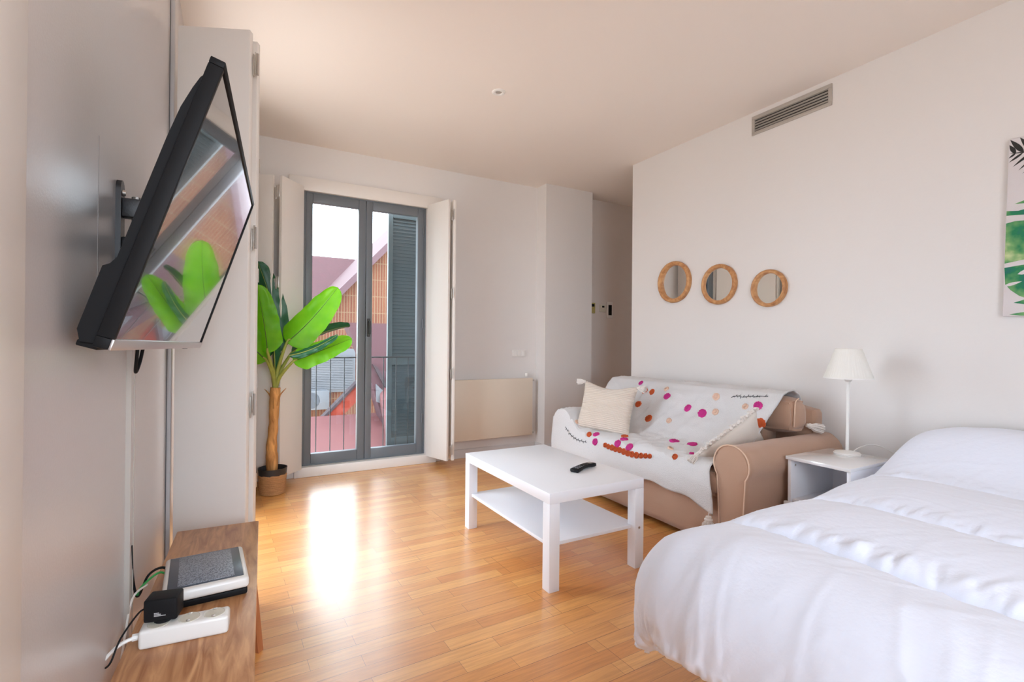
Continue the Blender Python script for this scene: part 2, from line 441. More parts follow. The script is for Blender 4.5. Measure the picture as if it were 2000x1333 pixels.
bx(WX0 + .018, WX1 - .018, YB, YB + .075, WZ1 - .01, WZ1 - .001, .002, bm=bm); bx(WX0 + .018, WX1 - .018, YB, YB + .075, WZ0, WZ0 + .01, .002, bm=bm)
obj('window_frame', bm, M_grey, w)
s1 = win_leaf(w, WX0 + .018, 1.019, (.055, .062), 'l')
s2 = win_leaf(w, 1.023, WX1 - .018, (.055, .062), 'r')
bm = bx(1.034, 1.062, YB - .006, YB + .006, 1.17, 1.33, .004); tube([(1.048, YB - .004, 1.30), (1.048, YB - .05, 1.30), (1.048, YB - .052, 1.28), (1.048, YB - .05, 1.19)], .009, 10, bm=bm)
obj('handle', bm, M_greyD, s2)
for z in (.42, 1.3, 2.15):
    obj('hinge', tube([(WX1 - .03, YB - .004, z - .04), (WX1 - .03, YB - .004, z + .04)], .007, 8), M_grey, w)

# ---- folding interior shutters
def hinge(parent, x, y, z, d=(0, -1)):
    d = Vector((d[0], d[1], 0)).normalized(); s = Vector((-d.y, d.x, 0))
    bm = tube([(x, y, z - .045), (x, y, z + .045)], .005, 8)
    Mx = Matrix((s, d, Vector((0, 0, 1)))).transposed().to_4x4(); Mx.translation = Vector((x, y, z))
    bx(-.019, -.004, -.012, -.009, -.055, .035, .001, bm=bm, M=Mx); bx(.004, .019, -.012, -.009, -.035, .055, .001, bm=bm, M=Mx)
    obj('hinge', bm, M_chrome, parent)
def shutter_pair(name, A, Bp, th, z0, z1, label, group, hp, hd, hz):
    t = thing(name, (hp[0], hp[1], z0), label, 'shutter', group)
    obj('shutter_panel', slab(A[0], A[1], th, z0, z1), M_shutter, t)
    obj('shutter_panel', slab(Bp[0], Bp[1], th, z0, z1), M_shutter, t)
    for z in hz: hinge(t, hp[0], hp[1], z, hd)
    return t
HZ = (.17, .85, 1.57, 2.27)
shutter_pair('window_shutter', ((1.592, 4.412), (1.685, 4.125)), ((1.712, 4.118), (1.735, 4.41)), -.024, .07, 2.40,
             'cream bifold shutter folded open at the right side of the balcony door beside the radiator', 'folded window shutters', (1.712, 4.108), (.1, -1), HZ)
shutter_pair('window_shutter', ((.486, 4.412), (.305, 4.205)), ((.272, 4.225), (-.03, 4.405)), .024, .07, 2.40,
             'cream bifold shutter opened behind the banana plant, left of the balcony door', 'folded window shutters', (.286, 4.195), (-.3, -1), HZ)
shutter_pair('window_shutter', ((-.205, 2.428), (.052, 2.312)), ((-.19, 2.51), (.082, 2.388)), .03, .07, 2.41,
             'large cream shutter folded out from the left wall behind the television', 'folded window shutters', (.082, 2.345), (1, -.4), (.2, .86, 1.56, 2.29))
shutter_pair('window_shutter', ((-.215, 3.63), (.126, 3.665)), ((-.21, 3.675), (.131, 3.71)), .028, .06, 2.405,
             'narrow lit edge of the shutter between the folded panel and the banana plant', 'folded window shutters', (.145, 3.70), (1, 0), (.2, .86, 1.56, 2.29))

# ---- things on the back wall
t = thing('radiator', (2.2, 4.36, .17), 'flat cream panel radiator mounted low on the back wall', 'radiator')
obj('panel', bx(1.79, 2.712, 4.365, 4.385, .178, .765, .006), M_cream, t)
bm = bx(1.80, 2.70, 4.385, 4.415, .19, .755, .004)
for x in (2.0, 2.5): bx(x, x + .04, 4.415, YB - .001, .3, .7, bm=bm)
obj('convector', bm, M_cream, t)
for z in (.20, .74):
    obj('valve', tube([(2.69, 4.40, z), (2.745, 4.40, z)], .012, 10), M_chrome, t)
bm = tube([(2.742, 4.40, .74), (2.742, 4.42, .74), (2.742, 4.438, .74)], .008, 8); obj('pipe_elbow', bm, M_cream, t)
obj('thermostat_knob', lathe([(0, -.02), (.017, -.02), (.019, .015), (0, .02)], seg=16, M=Matrix.Translation((2.66, 4.41, .80))), M_plW, t)
t = thing('light_switch', (2.587, YB, 1.017), 'white triple switch plate on the back wall above the radiator', 'switch')
obj('plate', bx(2.507, 2.667, YB - .008, YB, .983, 1.052, .002), M_plW, t)
for k in range(3): obj('rocker', bx(2.513 + .05 * k, 2.561 + .05 * k, YB - .012, YB - .006, .990, 1.045, .002), M_plW, t)
t = thing('intercom_unit', (3.82, 4.48, 1.52), 'white entry phone with tall black screen on the hallway wall', 'intercom')
obj('housing', bx(3.775, 3.865, 4.465, 4.48, 1.42, 1.61, .004), M_plW, t); obj('screen', bx(3.797, 3.845, 4.462, 4.466, 1.455, 1.575, .001), M_black, t)
t = thing('thermostat', (3.71, 4.48, 1.52), 'small square pale thermostat with tiny display, middle of the hallway controls', 'thermostat')
obj('housing', bx(3.67, 3.755, 4.46, 4.48, 1.49, 1.575, .004), M_plI, t); obj('display', bx(3.698, 3.73, 4.457, 4.461, 1.54, 1.56), M_black, t)
t = thing('alarm_keypad', (3.57, 4.48, 1.52), 'yellowish keypad half hidden by the pillar edge in the hallway', 'keypad')
obj('housing', bx(3.52, 3.60, 4.46, 4.48, 1.47, 1.59, .004), mat('yellowed_plastic', srgb(190, 176, 110), .5), t); obj('display', bx(3.545, 3.585, 4.457, 4.461, 1.545, 1.575), M_black, t)

# ---- ceiling spot
t = thing('recessed_ceiling_light', (1.504, 2.875, CZ), 'small round recessed spotlight in the cream ceiling', 'ceiling light')
prof = [(.020, CZ - .001), (.024, CZ - .006), (.034, CZ - .008), (.043, CZ - .004), (.045, CZ)]
obj('trim_ring', lathe(prof, 1.504, 2.875, 32), M_plW, t)
obj('lamp', lathe([(0, CZ - .0035), (.012, CZ - .0045), (.021, CZ - .002)], 1.504, 2.875, 24), M_vent, t)

# ---- air vent on the right wall
t = thing('air_vent', (XR, 1.957, 2.67), 'grey aluminium air grille set high in the right wall', 'air vent')
y0, y1, z0, z1, b = 1.688, 2.227, 2.604, 2.738, .023
bm = bx(XR - .008, XR, y0, y1, z0, z0 + b, .002); bx(XR - .008, XR, y0, y1, z1 - b, z1, .002, bm=bm)
bx(XR - .008, XR, y0, y0 + b, z0 + b, z1 - b, .002, bm=bm); bx(XR - .008, XR, y1 - b, y1, z0 + b, z1 - b, .002, bm=bm)
obj('frame', bm, M_vent, t)
obj('backing', bx(XR - .001, XR + .0, y0 + b, y1 - b, z0 + b, z1 - b), M_dark, t)
for k in range(5):
    z = z0 + b + .009 + k * .0185
    obj('slat', bx(-.006, .006, y0 + b, y1 - b, -.0015, .0015, .0008, M=Matrix.Translation((XR - .006, 0, z)) @ Matrix.Rotation(math.radians(28), 4, 'Y')), M_vent, t)

# ---- three round mirrors
def make_mirror(Y, Z, R, label, turn=0):
    t = thing('round_mirror', (XR, Y, Z), label, 'mirror', 'round wooden mirrors on the right wall')
    prof = [(R * .79, .006), (R * .80, .024), (R * .84, .033), (R * .92, .035), (R * .985, .028), (R, .015), (R * .985, 0), (R * .79, 0)]
    Mx = Matrix.Translation((XR, Y, Z)) @ Matrix.Rotation(math.radians(-90), 4, 'Y')
    obj('frame', lathe(prof + [prof[0]], seg=64, M=Mx, rip=lambda k, z: 1 + .003 * math.sin(k * 1.7) + .006 * noise.noise(Vector((k * .35, z * 40, Y * 5)))), M_mirrorwood, t)
    obj('mirror_glass', lathe([(0, .003), (R * .80, .003), (R * .80, -.001), (0, -.001)], seg=64, M=Matrix.Translation((XR - .009, Y, Z)) @ Matrix.Rotation(math.radians(turn), 4, 'Z') @ Matrix.Rotation(math.radians(-90), 4, 'Y')), M_mirror, t)
make_mirror(2.918, 1.641, .172, 'round wooden framed mirror, farthest of three from the bed', -2.5)
make_mirror(2.484, 1.580, .152, 'round wooden framed mirror in the middle of the row of three', 1.5)
make_mirror(2.086, 1.514, .128, 'smallest round wooden mirror reflecting the dark leaf, nearest the bed', -2.2)

# ---- canvas with leaf art on the right wall
Mc = Matrix.Translation((XR - .014, .58, 1.68)) @ Matrix.Rotation(math.radians(1.4), 4, 'X')
t = thing('wall_canvas', label='white canvas painted with tropical leaves at the right edge, above the bed', cat='painting', M=Mc)
M_lfDark = mat('painted_dark_leaf', srgb(44, 44, 42), .8, var=.3, vscale=20)
def wc_mat():
    m = mat('painted_green_leaf', srgb(60, 130, 90), .8)
    b = m.node_tree.nodes['Principled BSDF']; tcn = N(m, 'ShaderNodeTexCoord'); n = N(m, 'ShaderNodeTexNoise'); n.inputs['Scale'].default_value = 11; n.inputs['Detail'].default_value = 3
    L(m, tcn.outputs['Object'], n.inputs[0]); r = N(m, 'ShaderNodeValToRGB'); L(m, n.outputs['Fac'], r.inputs[0])
    e = r.color_ramp.elements; e[0].position = .3; e[0].color = srgb(34, 96, 100); e[1].position = .72; e[1].color = srgb(206, 214, 160)
    a = e.new(.42); a.color = srgb(30, 122, 80); a = e.new(.56); a.color = srgb(110, 160, 100)
    L(m, r.outputs[0], b.inputs['Base Color']); return m
M_lfG = wc_mat()
M_cv = mat('canvas_ground', srgb(214, 208, 208), .8, bump=.3, bscale=600)
art = bx(-.013, .013, -.315, .315, -.415, .415, .003)
def flat_poly(pts, mi, x=-.0138):
    f = art.faces.new([art.verts.new((x, y, z)) for y, z in pts]); f.material_index = mi
def leaflet(p, q, wd, mi, x=-.0138):
    p, q = Vector(p), Vector(q); d = (q - p); n = Vector((-d.y, d.x)).normalized() * wd
    pts = [p + d * (k / 6) + n * math.sin(PI * (k / 6) ** .8) * .5 for k in range(7)] + [p + d * (k / 6) - n * math.sin(PI * (k / 6) ** .8) * .5 for k in range(5, 0, -1)]
    flat_poly([tuple(a) for a in pts], mi, x)
# dark palm frond above, broad green leaves below; c(u, v) are centimetres from the canvas's upper window-side corner
def c(u, v): return (.3135 - u / 100, .4135 - v / 100)
for p_, q_, w_ in (((5.2, 7.6), (.3, .2), 2.0), ((2.4, 7.2), (.1, 2.6), 1.7), ((8.2, 8.0), (3.6, .1), 2.0), ((11.5, 8.6), (7.2, .1), 2.0), ((15, 9.2), (11, .2), 2.0),
                   ((2.4, 7.0), (.0, 8.8), .9), ((5.0, 7.4), (.1, 10.8), 1.0), ((8.0, 7.8), (1.5, 13.2), 1.1), ((11, 8.2), (3.4, 15.4), 1.1), ((14, 8.6), (4.8, 17.2), 1.1), ((17, 9.4), (6.6, 19.4), 1.1), ((20, 10), (9, 21), 1.1),
                   ((.2, 6.6), (9, 8.0), .5), ((8, 7.9), (22, 10.5), .5)):
    leaflet(c(*p_), c(*q_), w_ / 100, 1)
leaflet(c(2.6, 30.6), c(22, 28.5), .02, 2)
flat_poly([c(.0, 33.4), c(4, 34.0), c(9, 33.2), c(30, 31), c(30, 36), c(10, 36.6), c(3, 35.8), c(.0, 35.6)], 2)
flat_poly([c(.0, 39.2), c(3, 38.6), c(9, 39), c(34, 40), c(38, 54), c(20, 57), c(9, 56.4), c(.0, 58.0)], 2)
flat_poly([c(.0, 60.0), c(6, 59.2), c(20, 59), c(36, 61), c(34, 72), c(20, 76), c(10, 75.6), c(5.5, 73.5), c(2.4, 70.6), c(.5, 67.8)], 2)
leaflet(c(3.6, 76.6), c(24, 75), .03, 2); leaflet(c(2.2, 82.0), c(26, 81.2), .022, 2)
leaflet(c(.0, 68.6), c(6.2, 66.8), .014, 0, -.0142); leaflet(c(4.6, 63.4), c(12, 60.8), .022, 0, -.0142); leaflet(c(9, 68.2), c(18, 65.5), .02, 0, -.0142)
leaflet(c(10, 50), c(13, 44), .02, 0, -.0142)
for p_, q_, w_ in (((30, 12), (44, 2), 2.6), ((33, 14), (50, 6), 2.6), ((36, 17), (54, 12), 2.6), ((30, 12), (26, 1), 2.4), ((38, 20), (57, 19), 2.6), ((24, 10.5), (40, 22), .6)):
    leaflet(c(*p_), c(*q_), w_ / 100, 1)
for p_, q_, w_ in (((38, 62), (61, 30), 9), ((36, 68), (60, 50), 10), ((34, 72), (60, 72), 9), ((40, 55), (46, 28), 8)):
    leaflet(c(*p_), c(*q_), w_ / 100, 2)
obj('canvas', art, [M_cv, M_lfDark, M_lfG], t, local=True, smooth=0)

# ================================================================= COFFEE TABLE
t = thing('coffee_table', (1.535, 2.33, 0), 'square-legged white coffee table with lower shelf on the parquet', 'table')
TX0, TX1, TY0, TY1 = 1.250, 1.822, 1.860, 2.786
obj('tabletop', bx(TX0, TX1, TY0, TY1, .40, .45, .002), M_white, t)
for x in (TX0, TX1 - .056):
    for y in (TY0, TY1 - .056): obj('leg', bx(x, x + .056, y, y + .056, 0, .4, .0015), M_white, t)
obj('shelf', bx(TX0 + .018, TX1 - .018, TY0 + .03, TY1 - .03, .195, .211, .001), M_white, t)
obj('screw', lathe([(0, .001), (.006, .001), (.006, 0)], seg=12, M=Matrix.Translation((TX1 - .03, TY0 - .0005, .203)) @ Matrix.Rotation(PI / 2, 4, 'X')), M_chrome, t)
# remote control
Mr = Matrix.Translation((1.655, 2.140, .4505)) @ Matrix.Rotation(math.radians(22), 4, 'Z')
t = thing('remote_control', label='black television remote lying on the coffee table', cat='remote control', M=Mr)
bm = bmesh.new(); prof = []
def remf(u, v):
    x = (u - .5) * .205; wv = .022 + .004 * math.cos(u * 6.0); a = v * 2 * PI
    cz = .011 + .003 * math.sin(u * PI) - .002 * math.cos(u * 2 * PI); e = 1 if 0 < u < 1 else .001
    cy = math.copysign(abs(math.cos(a)) ** .4, math.cos(a)); s = math.copysign(abs(math.sin(a)) ** .4, math.sin(a))
    return Vector((x, cy * wv * e, cz + s * .0095 * e - (0 if s > 0 else 0)))
grid(24, 24, remf, bm); bmesh.ops.remove_doubles(bm, verts=bm.verts, dist=1e-5)
obj('body', bm, M_black, t, local=True, smooth=60)
obj('display_window', bx(.045, .078, -.013, .013, .0195, .0225, .002), M_silver, t, local=True)
for k in range(6):
    for j in (-1, 0, 1): obj('button', bx(-.082 + k * .018, -.073 + k * .018, j * .0125 - .004, j * .0125 + .004, .019, .0245, .0015), mat('button_%d%d' % (k, j + 1), (.16, .16, .17, 1), .5) if (k == 0 and j == -1) else bpy.data.materials['button_00'], t, local=True)

# ================================================================= SOFA
SX0, SX1, SY0, SY1 = 2.29, 3.165, 1.60, 3.30
t = thing('sofa', (2.75, 2.45, 0), 'tan fabric two-seat sofa with rolled arms against the right wall', 'sofa')
sofa = t
# base with skirt: slightly wavy hem
def skirtf(u, v):
    per = [(SX1, SY0 + .055), (SX0 + .02, SY0 + .055), (SX0 + .02, SY1 - .055), (SX1, SY1 - .055)]
    seg = [SX1 - SX0 - .02, SY1 - SY0 - .11, SX1 - SX0 - .02]; tot = sum(seg); d = u * tot; i = 0
    while i < 2 and d > seg[i]: d -= seg[i]; i += 1
    a, b = Vector(per[i]), Vector(per[i + 1]); p = a + (b - a) * min(1, d / seg[i]); nrm = Vector(((b - a).y, -(b - a).x)).normalized() * -1
    out = .006 * (1 - v) * (1 + math.sin(u * 46) * .6) + .004 * noise.noise(Vector((u * 20, v * 6, 3)))
    p = p - nrm * out
    return Vector((p.x, p.y, .035 + v * .27))
bm = grid(150, 8, skirtf); o = solid(obj('skirt', bm, M_sofa, t), .006)
obj('base', bx(SX0 + .045, SX1, SY0 + .08, SY1 - .08, .05, .30, .01), M_sofa, t)
for x in (SX0 + .12, SX1 - .10):
    for y in (SY0 + .14, SY1 - .14): obj('leg', bx(x - .03, x + .03, y - .03, y + .03, 0, .06, .004), M_leg, t)
for k, (a, b) in enumerate(((SY0 + .19, 2.45), (2.45, SY1 - .19))):
    obj('seat_cushion', cushion(SX0 - .012, 2.93, a, b, .285, .445, puff=.018, wr=.012, seed=k * 9), M_sofa, t)
def arm_profile(yc, n=20):
    pts = [(yc - .06, .035)]
    for k in range(n + 1):
        a = math.radians(218) - math.radians(256) * k / n
        pts.append((yc + .104 * math.cos(a), .493 + .104 * math.sin(a)))
    pts.append((yc + .06, .035)); return pts
for yc in (SY0 + .104, SY1 - .104):
    pr = arm_profile(yc)
    bm = bmesh.new(); nx = 26
    xs = [SX0 + (SX1 - SX0) * i / nx for i in range(nx + 1)]
    # resample profile
    pl = []
    for a, b in zip(pr, pr[1:]):
        m_ = max(1, int(math.dist(a, b) / .03))
        for q in range(m_): pl.append((a[0] + (b[0] - a[0]) * q / m_, a[1] + (b[1] - a[1]) * q / m_))
    pl.append(pr[-1])
    rows = []
    for i, x in enumerate(xs):
        row = []
        for (y, z) in pl:
            nn = .006 * noise.noise(Vector((x * 5, y * 9, z * 7))) + .003 * noise.noise(Vector((x * 22, y * 22, z * 22)))
            dy = y - yc; row.append(bm.verts.new((x, y + math.copysign(nn, dy), z + nn * (1 if z > .5 else 0))))
        rows.append(row)
    for i in range(nx):
        for j in range(len(pl) - 1): bm.faces.new((rows[i][j], rows[i + 1][j], rows[i + 1][j + 1], rows[i][j + 1]))
    # puffed front panel
    cen = Vector((SX0 - .012, yc, .40)); ring = rows[0]; prev = ring
    for s in (.93, .75, .45):
        cur = [bm.verts.new(Vector((SX0 - .014 * (1 - s ** 2) - .003, yc + (v.co.y - yc) * s, .36 + (v.co.z - .36) * (s if v.co.z > .05 else 1)))) for v in ring]
        for j in range(len(cur) - 1): bm.faces.new((prev[j], prev[j + 1], cur[j + 1], cur[j]))
        prev = cur
    bm.faces.new(prev); bm.faces.new(rows[-1])
    arm = obj('armrest', bm, M_sofa, t, smooth=70)
    pp = [(SX0 - .004, y + (.002 if y > yc else -.002), z + .002) for y, z in pl if z > .12]
    obj('piping', tube(pp, .0042, 6), M_pipe, arm, label='pale piping around the arm front')
# back frame and T shaped back cushions
obj('backrest', cushion(3.03, SX1, SY0 + .10, SY1 - .10, .25, .752, wr=.006), M_sofa, t)
for k, (a, b) in enumerate(((SY0 + .135, 2.45), (2.45, SY1 - .135))):
    bm = cushion(2.862, 3.055, a, b, .60, .812, puff=.012, wr=.008, seed=5 + k)
    cushion(2.868, 3.045, max(a, SY0 + .32), min(b, SY1 - .32), .44, .74, puff=.01, wr=.008, seed=8 + k, bm=bm)
    bc = obj('back_cushion', bm, M_sofa, t)
pp = [(2.868, SY0 + .150, z) for z in (.66, .70, .76)] + [(2.885, SY0 + .147, .79), (2.93, SY0 + .142, .805), (2.99, SY0 + .142, .80)]
e = SY0 + .129
obj('piping', tube([(2.90, e + .010, .645), (2.89, e + .002, .68), (2.89, e - .001, .73), (2.905, e + .006, .775), (2.935, e + .018, .797), (2.98, e + .03, .806)], .0042, 6, sm=4), M_pipe, t, label='pale piping on the back cushion end')

# ---- throw blanket
SEAT, BACKX, TOPZ = .472, 2.80, .835
prof = [(2.262, SEAT - .035), (2.275, SEAT - .008), (2.31, SEAT + .004), (2.45, SEAT + .006), (2.54, SEAT + .004), (2.60, SEAT + .018), (2.65, SEAT + .055), (2.70, SEAT + .11), (2.745, .64), (2.785, .71), (2.83, .785), (2.875, .828), (2.94, TOPZ + .004), (3.0, TOPZ + .004), (3.05, TOPZ - .012), (3.075, .79), (3.085, .70)]
cum = [0]
for a, b in zip(prof, prof[1:]): cum.append(cum[-1] + math.dist(a, b))
def prof_at(s):
    s = max(0, min(cum[-1], s))
    for i in range(len(prof) - 1):
        if s <= cum[i + 1]:
            k = (s - cum[i]) / (cum[i + 1] - cum[i]); return (prof[i][0] + (prof[i + 1][0] - prof[i][0]) * k, prof[i][1] + (prof[i + 1][1] - prof[i][1]) * k)
    return prof[-1]
FD = .17
AYC = SY1 - .104
def arm_top(y):
    d = y - AYC; r = .118
    if abs(d) < r * .96: return .493 + math.sqrt(r * r - d * d)
    if d > 0: return .56 - (d - r * .96) * 3
    k = max(0, 1 - (-d - r * .96) / .10); return SEAT + (.56 - SEAT) * k ** 1.6
def smax(a, b, k=.03):
    h = max(0, min(1, .5 + .5 * (a - b) / k)); return b + (a - b) * h + k * h * (1 - h)
def throwf(u, v):
    s = -FD + u * (cum[-1] + FD)
    si = s / cum[-1]
    ye = 1.818 + .02 * max(0, min(1, s / .2)) - .055 * max(0, min(1, (si - .46) / .2)) + .015 * max(0, min(1, (si - .75) / .1))
    if s < 0: ye -= .028 * min(1, -s / .08)
    y = ye + v * (3.318 - ye)
    w1 = noise.noise(Vector((u * 9, v * 7, 0))) * .010 + noise.noise(Vector((u * 24, v * 16, 5))) * .005 + max(0, 1 - 2.4 * abs(noise.noise(Vector((u * 6 + v * 4, v * 13, 8))))) ** 4 * .008
    seam = math.exp(-((y - 2.47 - .08 * noise.noise(Vector((u * 6, 1, 1)))) / .03) ** 2)
    if s >= 0:
        x, z = prof_at(s)
        if x < 2.60: z -= .014 * seam
        z2 = smax(z, arm_top(y)) if y > 2.9 else z
        nx_ = 0 if x < 2.62 or x > 2.9 else -1
        return Vector((x + w1 * nx_ - (.010 * seam if x < 2.3 else 0), y, z2 + w1 * (1 if nx_ == 0 else .2)))
    k = -s / FD
    x, z = prof_at(0)
    top = smax(z, arm_top(y)) if y > 2.9 else z
    hem = .268 + .012 * math.sin(y * 9 + .5) + .007 * math.sin(y * 23) - .04 * max(0, min(1, (y - 2.45) / .3))
    if y > 2.9: hem -= (y - 2.9) * .12
    if y < 1.98: hem -= ((1.98 - y) / .19) ** 2.2 * .045
    z = top + (hem - top) * k
    return Vector((x - .012 * math.sin(k * PI) - .016 * noise.noise(Vector((y * 8, k * 2, 9))) * k - .006 * k + (.012 * seam) * (1 - k) * 0, y, z))
bm = grid(120, 110, throwf)
throw = obj('throw_blanket', bm, M_throw)
props(throw, 'white throw blanket with pink and orange tufted flowers draped over the sofa', 'blanket')
solid(throw, .006, 1)
def tassel_bm(p, ln, r, d=(0, 0, -1)):
    d = Vector(d).normalized(); p = Vector(p)
    a = Vector((1, 0, 0)) if abs(d.x) < .7 else Vector((0, 1, 0)); u = d.cross(a).normalized(); v = d.cross(u)
    bm = tube([p, p + d * ln * .12], r * .45, 8)
    tube([p + d * ln * .1, p + d * ln * .16, p + d * ln * .24, p + d * ln * .3], lambda s: r * (.35 + .35 * math.sin(s * PI)), 10, bm=bm)
    for k in range(26):
        a = k * 2.4; rr = r * math.sqrt((k + .5) / 26)
        o_ = (u * math.cos(a) + v * math.sin(a))
        tube([p + d * ln * .22 + o_ * rr * .3, p + d * ln * .5 + o_ * rr * .95, p + d * ln * (1 - .06 * random.random()) + o_ * rr * 1.05], .0035, 5, bm=bm)
    return bm
bm = tube([(2.236, 1.798, .235), (2.234, 1.800, .215), (2.234, 1.800, .195)], .003, 6)
tt = obj('cord', bm, M_tassel, throw)
obj('tassel', tassel_bm((2.234, 1.800, .205), .085, .034), M_tassel, throw)
obj('tassel', tassel_bm((2.985, 1.715, .652), .10, .026, (.75, -.55, -.22)), M_tassel, throw)
throw_bvh = None
def build_bvh():
    from mathutils.bvhtree import BVHTree
    b = bmesh.new(); b.from_mesh(throw.data); tr = BVHTree.FromBMesh(b); b.free(); return tr
throw_bvh = build_bvh()
def flower(pt, r, m, name='tufted_flower', ax=1.0, rot=0):
    r *= 1.15
    co, nrm, i, d = throw_bvh.find_nearest(Vector(pt))
    if co is None: return
    camd = Vector((0, 0, 1.13)) - co
    if nrm.dot(Vector((-1, -.3, .6))) < 0: nrm = -nrm
    co = co + nrm * .006
    a = Vector((0, 1, 0)); u = (a - nrm * a.dot(nrm)).normalized(); v = nrm.cross(u)
    u, v = u * math.cos(rot) + v * math.sin(rot), v * math.cos(rot) - u * math.sin(rot)
    bm = bmesh.new(); n = 26; rings = []; random.seed(int(pt[1] * 997)); jit = [1 + random.uniform(-.07, .07) for _ in range(n)]
    for s, h in ((1.0, .000), (.95, .007), (.62, .011), (.3, .008)):
        rings.append([bm.verts.new(co + (u * math.cos(2 * PI * k / n) * ax + v * math.sin(2 * PI * k / n)) * r * s * jit[k] + nrm * (h + .0025 * math.sin(k * 3.1 + s * 9))) for k in range(n)])
    for A, B in zip(rings, rings[1:]):
        for k in range(n): bm.faces.new((A[k], A[(k + 1) % n], B[(k + 1) % n], B[k]))
    bm.faces.new(rings[-1]); bm.faces.new(rings[0])
    obj(name, bm, m, throw)
FLOWERS = [
   ((2.849, 2.943, 0.809), .018, M_pink),
   ((2.814, 2.862, 0.756), .024, M_orange),
   ((2.810, 2.782, 0.756), .022, M_orange),
   ((2.802, 2.625, 0.737), .025, M_pink),
   ((2.753, 2.870, 0.655), .024, M_orange),
   ((2.695, 2.702, 0.571), .026, M_orange),
   ((2.768, 2.402, 0.679), .025, M_pink),
   ((2.758, 2.273, 0.660), .028, M_pink),
   ((2.534, 2.314, 0.481), .028, M_pink),
   ((2.564, 2.194, 0.480), .028, M_pink),
   ((2.802, 1.898, 0.753), .025, M_pink),
   ((2.748, 1.847, 0.658), .028, M_orange),
   ((2.347, 2.011, 0.478), .013, M_pink),
   ((2.277, 2.067, 0.462), .016, M_orange),
   ((2.291, 2.814, 0.465), .022, M_pink),
   ((2.260, 2.781, 0.426), .022, M_pink),
   ((2.270, 2.556, 0.451), .024, M_pink),
   ((2.267, 2.440, 0.449), .024, M_pink),
   ((2.320, 2.557, 0.471), .024, M_pink),
   ((2.384, 2.622, 0.475), .022, M_orange),
   ((2.271, 2.865, 0.462), .018, M_orange),
   ((2.829, 2.656, 0.786), .018, M_peach),
   ((2.821, 2.214, 0.777), .022, M_peach),
   ((2.774, 2.181, 0.681), .020, M_peach),
   ((2.692, 2.502, 0.584), .018, M_peach),
   ((2.799, 1.982, 0.737), .018, M_peach),
   ((2.344, 2.176, 0.479), .016, M_peach),
   ((2.290, 3.052, 0.523), .016, M_peach),
   ((2.260, 2.670, 0.424), .015, M_orange),
   ((2.259, 2.637, 0.420), .016, M_orange),
   ((2.258, 2.599, 0.420), .018, M_orange),
   ((2.258, 2.562, 0.417), .018, M_orange),
   ((2.258, 2.522, 0.418), .018, M_orange),
   ((2.256, 2.481, 0.416), .019, M_orange),
   ((2.256, 2.442, 0.414), .019, M_orange),
   ((2.257, 2.404, 0.414), .018, M_orange),
   ((2.257, 2.363, 0.416), .018, M_orange),
   ((2.257, 2.322, 0.421), .016, M_orange),
   ((2.259, 2.285, 0.428), .015, M_orange),
   ((2.260, 2.251, 0.432), .013, M_orange),
]
for f_ in FLOWERS: flower(*f_)

def twig(pts, seed):
    random.seed(seed); P_ = []
    for p in smooth_pts(pts, 3):
        co, nrm, i, d = throw_bvh.find_nearest(p)
        if nrm.dot(Vector((-1, -.3, .6))) < 0: nrm = -nrm
        P_.append((co + nrm * .008, nrm))
    bm = tube([p for p, n in P_], .0022, 5)
    for k, (p, n) in enumerate(P_[1:-1]):
        T = (P_[k + 2][0] - P_[k][0]).normalized(); sd_ = n.cross(T) * (1 if k % 2 else -1)
        tube([p, p + (T * .4 + sd_).normalized() * .013 + n * .001], .0019, 5, bm=bm)
    obj('embroidered_twig', bm, M_stitch, throw)
twig([(2.852, 2.105, .766), (2.848, 2.061, .781), (2.849, 2.022, .779), (2.852, 1.981, .789), (2.849, 1.937, .794), (2.862, 1.870, .802)], 1)
twig([(2.251, 3.130, .482), (2.252, 3.084, .443), (2.252, 3.038, .423), (2.252, 2.986, .409), (2.251, 2.929, .408), (2.256, 2.875, .406)], 2)

